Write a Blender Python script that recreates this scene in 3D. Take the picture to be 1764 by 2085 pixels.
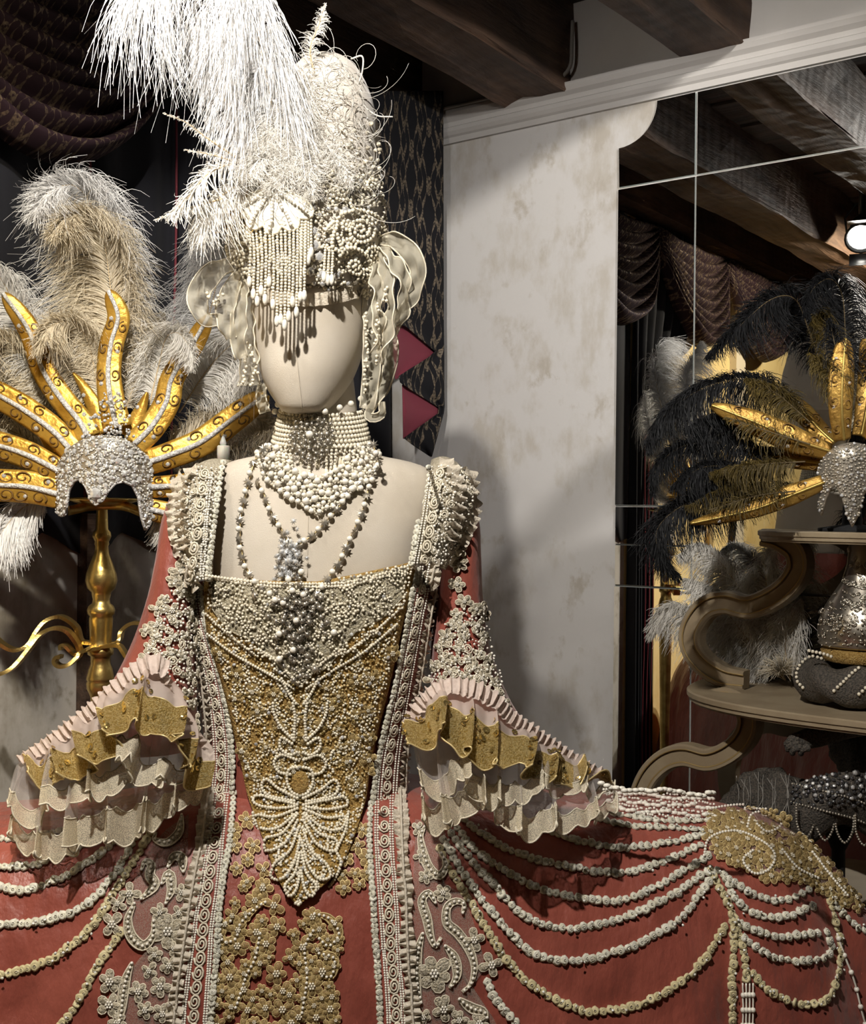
import bpy, bmesh, math, random
import numpy as np
from mathutils import Vector, Matrix, Quaternion
from mathutils.bvhtree import BVHTree
for _o in list(bpy.data.objects): bpy.data.objects.remove(_o, do_unlink=True)
SC = bpy.context.scene
COL = SC.collection
rnd = random.Random(7)
rng = np.random.default_rng(7)
PI = math.pi

# ------------------------------------------------------------------ camera, world, exposure
FPX, CX, CY, CZ, ROLL = 2400.0, 882.0, 1042.5, 1.4, math.radians(0.6)
cam_d = bpy.data.cameras.new('camera')
cam_d.sensor_fit = 'VERTICAL'; cam_d.sensor_height = 24.0
cam_d.lens = FPX / 2085.0 * 24.0
cam_d.clip_start = 0.05; cam_d.clip_end = 60
cam = bpy.data.objects.new('camera', cam_d); COL.objects.link(cam)
cam.matrix_world = Matrix.Translation((0, 0, CZ)) @ Matrix.Rotation(PI / 2, 4, 'X') @ Matrix.Rotation(ROLL, 4, 'Z')
SC.camera = cam
wd = bpy.data.worlds.new('world'); SC.world = wd; wd.use_nodes = True
wd.node_tree.nodes['Background'].inputs[0].default_value = (0.9, 0.92, 1.0, 1)
wd.node_tree.nodes['Background'].inputs[1].default_value = 0.05
SC.view_settings.view_transform = 'Standard'
SC.view_settings.look = 'None'
SC.view_settings.exposure = 0.95
SC.view_settings.gamma = 1.0
SC.view_settings.use_curve_mapping = False
SC.cycles.max_bounces = 6
SC.cycles.transparent_max_bounces = 12
SC.cycles.diffuse_bounces = 2
SC.cycles.glossy_bounces = 4
SC.cycles.caustics_reflective = False
SC.cycles.use_light_tree = False
SC.cycles.use_adaptive_sampling = True
SC.cycles.adaptive_threshold = 0.04
SC.cycles.caustics_refractive = False
SC.cycles.sample_clamp_indirect = 4.0
# lamps of the place, the last one added to brighten the back wall: (position, aim, power, cone degrees, blend, colour, soft radius); each is built as a ceiling spot further down
LAMPS = [
    ((-0.352, 0.621, 2.52), (-0.04, 1.80, 1.22), 60, 112, 0.4, (1.0, 0.95, 0.88), 0.02),
    ((-0.67, 1.242, 2.395), (0.55, 2.30, 1.25), 6, 110, 0.6, (1.0, 0.94, 0.86), 0.022),
    ((-0.50, 0.83, 2.36), (-1.45, 1.35, 1.75), 34, 120, 0.6, (1.0, 0.88, 0.66), 0.03),
    ((1.00, 0.75, 2.34), (0.18, 2.92, 1.75), 52, 50, 0.8, (1.0, 0.96, 0.92), 0.05),  # added fill spot, an unseen source that brightens the plaster wall
]

# ------------------------------------------------------------------ helpers
def at(px, py, Y):
    u = px - CX; v = CY - py
    c, s = math.cos(ROLL), math.sin(ROLL)
    return np.array(((u * c - v * s) / FPX * Y, Y, CZ + (u * s + v * c) / FPX * Y))
def topx(p):
    x, y, z = p[0], p[1], p[2] - CZ
    a, b = x / y * FPX, z / y * FPX
    c, s = math.cos(ROLL), math.sin(ROLL)
    return CX + a * c + b * s, CY - (-a * s + b * c)
def V(*a): return np.array(a, float)
def nrm(v):
    v = np.asarray(v, float); return v / (np.linalg.norm(v, axis=-1, keepdims=True) + 1e-12)
def cr(pts, n):
    """catmull-rom through pts (any dimension), n samples evenly spaced by arc length"""
    p = np.asarray(pts, float)
    if len(p) == 2: return p[0] + (p[1] - p[0]) * np.linspace(0, 1, n)[:, None]
    q = np.vstack([2 * p[0] - p[1], p, 2 * p[-1] - p[-2]])
    out = []
    for i in range(1, len(q) - 2):
        t = np.linspace(0, 1, 17)[:-1, None]
        a, b, c, d = q[i - 1], q[i], q[i + 1], q[i + 2]
        out.append(0.5 * ((2 * b) + (-a + c) * t + (2 * a - 5 * b + 4 * c - d) * t * t + (-a + 3 * b - 3 * c + d) * t ** 3))
    out = np.vstack(out + [p[-1][None]])
    L = np.concatenate([[0], np.cumsum(np.linalg.norm(np.diff(out, axis=0), axis=1))])
    s = np.linspace(0, L[-1], n)
    return np.stack([np.interp(s, L, out[:, k]) for k in range(out.shape[1])], 1)
def plen(pts):
    p = np.asarray(pts, float)[:, :2]
    return np.linalg.norm(np.diff(p, axis=0), axis=1).sum()
def interp(x, xs, ys): return np.interp(x, xs, ys)

class MB:
    def __init__(s): s.v = []; s.f = []; s.n = 0
    def add(s, v, f):
        v = np.asarray(v, float).reshape(-1, 3)
        if isinstance(f, np.ndarray): s.f.append(f + s.n)
        else: s.f.extend([np.asarray([q], int) + s.n for q in f])
        s.v.append(v); s.n += len(v); return s
    def box(s, c, size, R=None):
        h = np.asarray(size, float) / 2
        v = np.array([[x, y, z] for x in (-1, 1) for y in (-1, 1) for z in (-1, 1)], float) * h
        if R is not None: v = v @ np.asarray(R).T
        return s.add(v + np.asarray(c), np.array([[0, 1, 3, 2], [4, 6, 7, 5], [0, 4, 5, 1], [2, 3, 7, 6], [0, 2, 6, 4], [1, 5, 7, 3]]))
    def grid(s, P, cu=False, cv=False, flip=False):
        P = np.asarray(P, float); nu, nv = P.shape[:2]
        i = np.arange(nu if cu else nu - 1)[:, None]; j = np.arange(nv if cv else nv - 1)[None]
        i2, j2 = (i + 1) % nu, (j + 1) % nv
        f = np.stack([i * nv + j, i2 * nv + j, i2 * nv + j2, i * nv + j2], -1).reshape(-1, 4)
        if flip: f = f[:, ::-1]
        return s.add(P.reshape(-1, 3), f)
    def tube(s, pts, r, n=6, cap=True, closed=False, flat=None):
        P = np.asarray(pts, float); m = len(P)
        r = np.broadcast_to(np.asarray(r, float), (m,))
        T = nrm(np.gradient(P, axis=0)) if not closed else nrm(np.roll(P, -1, 0) - np.roll(P, 1, 0))
        a = V(0, 0, 1) if abs(T[0][2]) < .9 else V(1, 0, 0)
        N = np.zeros_like(P); N[0] = nrm(np.cross(T[0], a))
        for k in range(1, m):
            q = N[k - 1] - T[k] * np.dot(N[k - 1], T[k]); N[k] = nrm(q)
        B = np.cross(T, N)
        th = np.arange(n) / n * 2 * PI
        ring = (np.cos(th)[None, :, None] * N[:, None] + np.sin(th)[None, :, None] * B[:, None]) * r[:, None, None] + P[:, None]
        base = s.n
        s.grid(ring, cu=closed, cv=True)
        if cap and not closed:
            s.f.append(np.array([[base + k for k in range(n)]])); s.f.append(np.array([[base + (m - 1) * n + k for k in range(n)][::-1]]))
        return s
    def strip(s, P, side, w, th=None, nor=None):
        """flat ribbon: centre line P, side vectors, half width w; th thickness along nor"""
        P = np.asarray(P, float); side = nrm(np.broadcast_to(side, P.shape)); w = np.broadcast_to(np.asarray(w, float), (len(P),))[:, None]
        if th is None:
            return s.grid(np.stack([P - side * w, P + side * w], 1))
        if nor is None: nor = np.cross(nrm(np.gradient(P, axis=0)), side)
        nor = nrm(np.broadcast_to(nor, P.shape)) * th / 2
        base = s.n
        s.grid(np.stack([P - side * w - nor, P + side * w - nor, P + side * w + nor, P - side * w + nor], 1), cv=True)
        m = len(P)
        s.f.append(np.array([[base, base + 3, base + 2, base + 1]])); s.f.append(np.array([[base + (m - 1) * 4 + k for k in range(4)]]))
        return s
    def lathe(s, prof, c=(0, 0, 0), n=24, R=None, sx=1, sy=1):
        p = np.asarray(prof, float); th = np.arange(n) / n * 2 * PI
        g = np.stack([p[:, 0:1] * np.cos(th) * sx, p[:, 0:1] * np.sin(th) * sy, np.repeat(p[:, 1:2], n, 1)], -1)
        if R is not None: g = g @ np.asarray(R).T
        return s.grid(g + np.asarray(c, float), cv=True)
    def inst(s, base, pos, sc=1.0, R=None):
        bv, bf = base; pos = np.asarray(pos, float).reshape(-1, 3); n = len(pos)
        if n == 0: return s
        sc = np.asarray(sc, float)
        sc = np.broadcast_to(sc.reshape(-1, 1, 1) if sc.ndim <= 1 else sc[:, None, :], (n, 1, 3) if sc.ndim == 2 else (n, 1, 1))
        vv = bv[None] * sc
        if R is not None: vv = np.einsum('nij,nkj->nki', R, np.broadcast_to(vv, (n,) + bv.shape))
        vv = vv + pos[:, None]
        k = len(bv)
        s.f.append((bf[None] + (np.arange(n) * k)[:, None, None]).reshape(-1, bf.shape[1]) + s.n)
        s.v.append(vv.reshape(-1, 3)); s.n += n * k
        return s
    def arrays(s): return np.vstack(s.v), s.f
    def bvh(s):
        v = np.vstack(s.v); return BVHTree.FromPolygons([tuple(a) for a in v], [tuple(int(i) for i in r) for b in s.f for r in b])
    def mesh(s, name, org=(0, 0, 0), mats=(), smooth=True):
        v = np.vstack(s.v) - np.asarray(org, float)
        me = bpy.data.meshes.new(name)
        me.vertices.add(len(v)); me.vertices.foreach_set('co', v.astype(np.float32).ravel())
        loops = np.concatenate([b.ravel() for b in s.f]); tot = np.concatenate([np.full(len(b), b.shape[1]) for b in s.f])
        st = np.concatenate([[0], np.cumsum(tot)[:-1]])
        me.loops.add(len(loops)); me.loops.foreach_set('vertex_index', loops.astype(np.int32))
        me.polygons.add(len(tot)); me.polygons.foreach_set('loop_start', st.astype(np.int32))
        me.polygons.foreach_set('use_smooth', np.full(len(tot), smooth))
        me.update(calc_edges=True); me.validate()
        for m in mats: me.materials.append(m)
        return me

WL = {}
def wloc(o): return WL.get(o.name, np.zeros(3)) if o is not None else np.zeros(3)
def put(name, mb, mat, parent=None, smooth=True, origin=None, recalc=False, kind=None, label=None):
    """link an MB as ONE mesh object; its vertices are in world coordinates"""
    org = wloc(parent) if parent is not None else (np.asarray(origin, float) if origin is not None else np.zeros(3))
    me = mb.mesh(name, org, [mat], smooth)
    if recalc:
        b = bmesh.new(); b.from_mesh(me); bmesh.ops.recalc_face_normals(b, faces=b.faces); b.to_mesh(me); b.free()
    o = bpy.data.objects.new(name, me); COL.objects.link(o)
    if parent is not None: o.parent = parent
    else: o.location = org
    WL[o.name] = np.asarray(org, float)
    if kind: o['kind'] = kind
    if label: o['label'] = label
    return o
def piece(name, me, P, R, parent, sc=1.0):
    """a part that shares mesh data; P world position, R 3x3"""
    o = bpy.data.objects.new(name, me); COL.objects.link(o); o.parent = parent
    M3 = Matrix([list(r) for r in (np.asarray(R) * sc)]).to_4x4()
    o.matrix_basis = Matrix.Translation(Vector(np.asarray(P) - wloc(parent))) @ M3
    WL[o.name] = np.asarray(P, float)
    return o
def thing(name, label, cat, loc, group=None):
    o = bpy.data.objects.new(name, None); COL.objects.link(o); o.empty_display_size = .05
    o.location = loc; WL[o.name] = np.asarray(loc, float)
    return tag(o, label, cat, group)
def tag(o, label, cat, group=None):
    o['label'] = label; o['category'] = cat
    if group: o['group'] = group
    return o
def struct(name, mb, mat, parent=None, smooth=False, label=None):
    o = put(name, mb, mat, parent, smooth, recalc=True)
    if parent is None: o['kind'] = 'structure'
    if label: o['label'] = label
    return o
def solid(o, th, off=-1):
    m = o.modifiers.new('solid', 'SOLIDIFY'); m.thickness = th; m.offset = off; return o

def ico(level):
    b = bmesh.new(); bmesh.ops.create_icosphere(b, subdivisions=level, radius=1)
    v = np.array([p.co for p in b.verts]); f = np.array([[q.index for q in p.verts] for p in b.faces]); b.free(); return v, f
def uvs(nu, nv):
    b = bmesh.new(); bmesh.ops.create_uvsphere(b, u_segments=nu, v_segments=nv, radius=1); bmesh.ops.triangulate(b, faces=b.faces)
    v = np.array([p.co for p in b.verts]); f = np.array([[q.index for q in p.verts] for p in b.faces]); b.free(); return v, f
S3, S2, S1 = ico(3), ico(2), uvs(6, 4)
def gem_base(n=6):
    th = np.arange(n) / n * 2 * PI
    v = np.vstack([np.stack([np.cos(th) * .55, np.sin(th) * .55, np.full(n, .55)], 1), np.stack([np.cos(th + PI / n), np.sin(th + PI / n), np.full(n, .12)], 1), [[0, 0, .62]], [[0, 0, -.5]]])
    f = []
    for k in range(n):
        j = (k + 1) % n
        f += [[k, j, 2 * n], [k, n + k, j], [n + k, n + j, j], [n + j, n + k, 2 * n + 1]]
    return v, np.array(f)
GEM = gem_base(6)
def frameZ(N, spin=0.0):
    """3x3 with z axis along N"""
    N = nrm(N); a = V(0, 0, 1) if abs(N[2]) < .9 else V(1, 0, 0)
    X = nrm(np.cross(a, N)); Y = np.cross(N, X)
    c, s = math.cos(spin), math.sin(spin)
    return np.stack([X * c + Y * s, -X * s + Y * c, N], 1)
def frames(N, spin=None):
    return np.stack([frameZ(n, 0 if spin is None else spin[i]) for i, n in enumerate(N)])
CAMV = Vector((0, 0, CZ))
def cast(bvh, px, py, off=0.0, dY=None):
    d = at(px, py, 1.0) - V(0, 0, CZ)
    h = bvh.ray_cast(CAMV, Vector(nrm(d)))
    if h[0] is None:
        if dY is None: return None, None
        return at(px, py, dY), V(0, -1, 0)
    n = np.array(h[1]); p = np.array(h[0])
    if np.dot(n, d) > 0: n = -n
    return p + n * off, n
def cast_line(bvh, pts, spacing=None, n=None, off=0.0, dY=1.6):
    if n is None: n = max(2, int(round(plen(cr(pts, 60)) / spacing)) + 1)
    q = cr(pts, n)
    P, N = [], []; last = dY
    for a in q:
        p, nn = cast(bvh, a[0], a[1], off, last)
        last = p[1]; P.append(p); N.append(nn)
    return np.array(P), np.array(N)

# ------------------------------------------------------------------ materials
MATS = {}
def M(name, col, rough=.5, metal=0., c2=None, scale=20., stretch=(1, 1, 1), lo=.4, hi=.6, detail=4., bump=0., bscale=None, bstretch=None, sheen=0., coat=0., alpha=1., trans=0., ior=1.45, isl=0., sub=0., spec=.5, transl=0., emit=None, aniso=0.):
    m = bpy.data.materials.new(name); m.use_nodes = True; nt = m.node_tree; b = nt.nodes['Principled BSDF']; MATS[name] = m
    N = nt.nodes.new; L = nt.links.new
    def inp(k, v):
        if k in b.inputs: b.inputs[k].default_value = v
    inp('Base Color', (*col, 1)); inp('Roughness', rough); inp('Metallic', metal); inp('IOR', ior); inp('Alpha', alpha)
    inp('Sheen Weight', sheen); inp('Coat Weight', coat); inp('Coat Roughness', .15); inp('Transmission Weight', trans); inp('Specular IOR Level', spec)
    if sub: inp('Subsurface Weight', sub); inp('Subsurface Scale', .01)
    if emit: inp('Emission Color', (*emit[0], 1)); inp('Emission Strength', emit[1])
    tc = N('ShaderNodeTexCoord')
    def noise(sc, st, det):
        mp = N('ShaderNodeMapping'); mp.inputs['Scale'].default_value = st; L(tc.outputs['Object'], mp.inputs[0])
        n = N('ShaderNodeTexNoise'); n.inputs['Scale'].default_value = sc; n.inputs['Detail'].default_value = det; L(mp.outputs[0], n.inputs['Vector']); return n
    colsock = None
    if c2 is not None:
        n = noise(scale, stretch, detail); r = N('ShaderNodeMapRange'); r.inputs[1].default_value = lo; r.inputs[2].default_value = hi; L(n.outputs[0], r.inputs[0])
        mx = N('ShaderNodeMix'); mx.data_type = 'RGBA'; mx.inputs[6].default_value = (*col, 1); mx.inputs[7].default_value = (*c2, 1)
        L(r.outputs[0], mx.inputs[0]); L(mx.outputs[2], b.inputs['Base Color']); colsock = mx.outputs[2]
    if isl:
        g = N('ShaderNodeNewGeometry'); r = N('ShaderNodeMapRange'); r.inputs[3].default_value = 1 - isl; r.inputs[4].default_value = 1 + isl * .6; L(g.outputs['Random Per Island'], r.inputs[0])
        hs = N('ShaderNodeHueSaturation'); L(r.outputs[0], hs.inputs['Value'])
        if colsock: L(colsock, hs.inputs['Color'])
        else: hs.inputs['Color'].default_value = (*col, 1)
        L(hs.outputs[0], b.inputs['Base Color']); colsock = hs.outputs[0]
    if bump:
        n = noise(bscale or scale, bstretch or stretch, 5); bp = N('ShaderNodeBump'); bp.inputs['Strength'].default_value = bump; bp.inputs['Distance'].default_value = .01
        L(n.outputs[0], bp.inputs['Height']); L(bp.outputs[0], b.inputs['Normal'])
    if transl:
        t = N('ShaderNodeBsdfTranslucent'); t.inputs[0].default_value = (*col, 1); ms = N('ShaderNodeMixShader'); ms.inputs[0].default_value = transl
        if colsock: L(colsock, t.inputs[0])
        L(b.outputs[0], ms.inputs[1]); L(t.outputs[0], ms.inputs[2]); L(ms.outputs[0], nt.nodes['Material Output'].inputs[0])
    return m
def fabric_open(name, col, cover, weave=0., gold=None):
    """sheer woven net: a share of the light passes straight through"""
    m = M(name, col, .6, transl=.35)
    nt = m.node_tree; out = nt.nodes['Material Output']; src = out.inputs[0].links[0].from_socket
    t = nt.nodes.new('ShaderNodeBsdfTransparent'); mx = nt.nodes.new('ShaderNodeMixShader'); mx.inputs[0].default_value = cover
    if weave:
        tc = nt.nodes.new('ShaderNodeTexCoord'); n = nt.nodes.new('ShaderNodeTexNoise'); n.inputs['Scale'].default_value = weave; n.inputs['Detail'].default_value = 3
        r = nt.nodes.new('ShaderNodeMapRange'); r.inputs[1].default_value = .42; r.inputs[2].default_value = .55; r.inputs[3].default_value = cover * .55; r.inputs[4].default_value = min(1, cover * 1.5)
        nt.links.new(tc.outputs['Object'], n.inputs['Vector']); nt.links.new(n.outputs[0], r.inputs[0]); nt.links.new(r.outputs[0], mx.inputs[0])
    nt.links.new(t.outputs[0], mx.inputs[1]); nt.links.new(src, mx.inputs[2]); nt.links.new(mx.outputs[0], out.inputs[0]); return m

M('pearl', (.88, .80, .63), .28, coat=.25, isl=.10, spec=.6)
M('pearl_white', (.92, .87, .76), .26, coat=.25, isl=.08, spec=.6)
M('pearl_gold', (.62, .47, .22), .3, coat=.3, isl=.2)
M('crystal', (.93, .93, .92), .10, metal=.55, isl=.3, coat=.8)
M('crystal_dark', (.22, .22, .23), .1, metal=.8, isl=.4)
M('antique_silver', (.50, .45, .37), .3, metal=.65, isl=.35)
M('silver_cord', (.82, .81, .79), .35, metal=.2, c2=(.52, .51, .50), scale=260, lo=.45, hi=.55, bump=.5, bscale=380)
M('gold_leaf', (.72, .43, .08), .38, metal=.6, c2=(.46, .24, .03), scale=14, lo=.38, hi=.66, bump=.35, bscale=50)
M('gold_old', (.50, .30, .07), .42, metal=.6, c2=(.30, .16, .03), scale=30, lo=.4, hi=.62, bump=.4, bscale=60)
M('gold_glitter', (.66, .45, .14), .33, metal=.6, c2=(.86, .68, .32), scale=420, lo=.45, hi=.55, bump=1.0, bscale=520)
M('gold_dark', (.15, .075, .012), .55, metal=.1)
M('brass', (.62, .45, .16), .33, metal=.95, c2=(.46, .32, .10), scale=30, bump=.08, bscale=90)
M('gold_lace', (.46, .27, .07), .5, metal=.2, c2=(.62, .41, .14), scale=260, lo=.4, hi=.6, bump=.8, bscale=420)
M('gold_cord', (.72, .56, .27), .4, metal=.3, isl=.15)

M('sequin', (.80, .60, .22), .14, metal=.9, isl=.3)
M('sequin_pale', (.92, .92, .84), .15, metal=.1, isl=.1, coat=.6)
M('cream_cord', (.74, .66, .50), .55, c2=(.78, .71, .57), scale=200, isl=.08)
M('rosette', (.72, .68, .53), .45, c2=(.76, .73, .62), scale=160, isl=.14, sheen=.3)
M('rosette_gold', (.60, .50, .26), .45, c2=(.70, .62, .38), scale=160, isl=.14, sheen=.3)
M('ruffle', (.82, .74, .61), .8, c2=(.74, .65, .52), scale=180, bump=.4, bscale=300, transl=.2)
M('ruffle_pink', (.80, .67, .59), .8, c2=(.74, .60, .52), scale=160, bump=.3, bscale=260, transl=.25)
M('lace_cream', (.76, .68, .53), .75, c2=(.56, .48, .34), scale=330, lo=.42, hi=.56, bump=.9, bscale=360)
M('lace_silver', (.70, .63, .47), .6, c2=(.52, .45, .30), scale=240, lo=.4, hi=.6, bump=.9, bscale=330, metal=.1)
fabric_open('tulle', (.80, .74, .70), .30)
fabric_open('lace_hem', (.84, .75, .57), .82, 900)
fabric_open('gold_net', (.60, .44, .19), .66, 900)
fabric_open('tulle_pink', (.82, .68, .60), .62)
fabric_open('net', (.60, .48, .40), .34, 900)
fabric_open('organza', (.76, .70, .55), .55)
M('taffeta', (.26, .060, .040), .42, c2=(.34, .086, .058), scale=14, stretch=(1, 1, .35), lo=.35, hi=.65, sheen=.2, bump=.7, bscale=24, bstretch=(1.3, 1.3, .6))
M('lining_red', (.15, .016, .032), .8, sheen=.1)
M('linen', (.66, .59, .49), .8, c2=(.61, .535, .43), scale=9, bump=.12, bscale=700, sheen=.15)
M('hat_felt', (.74, .68, .60), .9, c2=(.68, .61, .52), scale=20, sheen=.4)
M('feather_white', (.90, .87, .81), .7, transl=.35, isl=.10)
M('feather_bright', (.95, .94, .93), .7, transl=.35, isl=.06)
M('feather_cream', (.80, .71, .55), .7, transl=.3, isl=.12)
M('feather_black', (.006, .006, .0065), .55, isl=.4, spec=.25)
M('feather_olive', (.095, .065, .013), .6, transl=.3, isl=.4)
M('quill', (.55, .42, .25), .6)
M('quill_dark', (.10, .07, .03), .6)
M('candle', (.80, .77, .68), .5, sub=.4)
M('candle_flame', (.9, .88, .84), .35, sub=.3)
M('console_paint_shaded', (.36, .285, .185), .5, c2=(.30, .23, .145), scale=12, bump=.1, bscale=40)  # cream paint darkened all over, the shade on the console is in the colour
M('console_gold', (.40, .28, .12), .45, metal=.4)
M('filigree', (.55, .50, .42), .28, metal=.95, isl=.25)
M('black_cloth', (.012, .012, .013), .85)
M('black_net', (.05, .045, .038), .7, c2=(.12, .10, .08), scale=300, bump=.6, bscale=300)
M('lamp_black', (.015, .015, .016), .4)
M('lamp_glass', (1, 1, 1), .2, emit=((1, .95, .86), 22)).cycles.emission_sampling = 'NONE'
M('cable', (.30, .28, .25), .6)
M('mouth_gold', (.6, .42, .12), .4, metal=.8)

# ------------------------------------------------------------------ the room (old timbered salon): corner C, mirror wall runs along E1, room opens along NV
C0 = V(-0.118, 3.123, 0.0); E1 = nrm(V(0.804, -0.595, 0)); NV = nrm(V(-0.595, -0.804, 0))
def RM(a, b, z): return C0 + E1 * a + NV * b + V(0, 0, 1) * z
RMAT = np.stack([E1, NV, V(0, 0, 1)], 1)
def rbox(mb, a0, a1, b0, b1, z0, z1):
    return mb.box(RM((a0 + a1) / 2, (b0 + b1) / 2, (z0 + z1) / 2), (a1 - a0, b1 - b0, z1 - z0), RMAT)
RA, RB, RZ = 4.4, 4.6, 2.62

def nodes_plaster(name, c1, c2, c3):
    m = bpy.data.materials.new(name); m.use_nodes = True; nt = m.node_tree; b = nt.nodes['Principled BSDF']; N = nt.nodes.new; L = nt.links.new
    tc = N('ShaderNodeTexCoord')
    def nz(sc, st, lo, hi, det=6):
        mp = N('ShaderNodeMapping'); mp.inputs['Scale'].default_value = st; L(tc.outputs['Object'], mp.inputs[0])
        n = N('ShaderNodeTexNoise'); n.inputs['Scale'].default_value = sc; n.inputs['Detail'].default_value = det; n.inputs['Roughness'].default_value = .62; L(mp.outputs[0], n.inputs['Vector'])
        r = N('ShaderNodeMapRange'); r.inputs[1].default_value = lo; r.inputs[2].default_value = hi; L(n.outputs[0], r.inputs[0]); return r, n
    r1, _ = nz(6.5, (1, 1, .75), .46, .56); r2, _ = nz(30, (1, 1, .45), .36, .60); r3, n3 = nz(10, (1, 1, .8), .57, .64)
    mul = N('ShaderNodeMath'); mul.operation = 'MULTIPLY'; L(r1.outputs[0], mul.inputs[0]); L(r2.outputs[0], mul.inputs[1])
    mx = N('ShaderNodeMix'); mx.data_type = 'RGBA'; mx.inputs[6].default_value = (*c1, 1); mx.inputs[7].default_value = (*c2, 1); L(mul.outputs[0], mx.inputs[0])
    mul2 = N('ShaderNodeMath'); mul2.operation = 'MULTIPLY'; L(r3.outputs[0], mul2.inputs[0]); L(r2.outputs[0], mul2.inputs[1])
    mx2 = N('ShaderNodeMix'); mx2.data_type = 'RGBA'; mx2.inputs[7].default_value = (*c3, 1); L(mx.outputs[2], mx2.inputs[6]); L(mul2.outputs[0], mx2.inputs[0]); L(mx2.outputs[2], b.inputs['Base Color'])
    b.inputs['Roughness'].default_value = .75
    bp = N('ShaderNodeBump'); bp.inputs['Strength'].default_value = .12; bp.inputs['Distance'].default_value = .01; L(n3.outputs[0], bp.inputs['Height']); L(bp.outputs[0], b.inputs['Normal'])
    MATS[name] = m; return m
def nodes_wood(name, c1, c2, along):
    """hewn timber; along = unit vector of the grain"""
    m = bpy.data.materials.new(name); m.use_nodes = True; nt = m.node_tree; b = nt.nodes['Principled BSDF']; N = nt.nodes.new; L = nt.links.new
    tc = N('ShaderNodeTexCoord')
    ang = math.atan2(along[1], along[0])
    rot = N('ShaderNodeMapping'); rot.inputs['Rotation'].default_value = (0, 0, -ang); L(tc.outputs['Object'], rot.inputs[0])
    mp = N('ShaderNodeMapping'); mp.inputs['Scale'].default_value = (.12, 1, 1); L(rot.outputs[0], mp.inputs[0])
    n1 = N('ShaderNodeTexNoise'); n1.inputs['Scale'].default_value = 34; n1.inputs['Detail'].default_value = 8; n1.inputs['Roughness'].default_value = .65; L(mp.outputs[0], n1.inputs['Vector'])
    n2 = N('ShaderNodeTexNoise'); n2.inputs['Scale'].default_value = 4; n2.inputs['Detail'].default_value = 4; L(rot.outputs[0], n2.inputs['Vector'])
    cr_ = N('ShaderNodeMapRange'); cr_.inputs[1].default_value = .35; cr_.inputs[2].default_value = .68; L(n1.outputs[0], cr_.inputs[0])
    mx = N('ShaderNodeMix'); mx.data_type = 'RGBA'; mx.inputs[6].default_value = (*c1, 1); mx.inputs[7].default_value = (*c2, 1); L(cr_.outputs[0], mx.inputs[0])
    hs = N('ShaderNodeHueSaturation'); r2 = N('ShaderNodeMapRange'); r2.inputs[1].default_value = .3; r2.inputs[2].default_value = .7; r2.inputs[3].default_value = .55; r2.inputs[4].default_value = 1.3; L(n2.outputs[0], r2.inputs[0]); L(r2.outputs[0], hs.inputs['Value']); L(mx.outputs[2], hs.inputs['Color'])
    L(hs.outputs[0], b.inputs['Base Color']); b.inputs['Roughness'].default_value = .7
    # adze cuts across the grain
    w = N('ShaderNodeTexWave'); w.wave_type = 'BANDS'; w.bands_direction = 'X'; w.inputs['Scale'].default_value = 5.5; w.inputs['Distortion'].default_value = 6; w.inputs['Detail'].default_value = 3; L(rot.outputs[0], w.inputs['Vector'])
    ad = N('ShaderNodeMath'); ad.operation = 'MULTIPLY_ADD'; ad.inputs[1].default_value = .12; L(w.outputs[0], ad.inputs[0]); L(n1.outputs[0], ad.inputs[2])
    bp = N('ShaderNodeBump'); bp.inputs['Strength'].default_value = .75; bp.inputs['Distance'].default_value = .012; L(ad.outputs[0], bp.inputs['Height']); L(bp.outputs[0], b.inputs['Normal'])
    MATS[name] = m; return m
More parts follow.
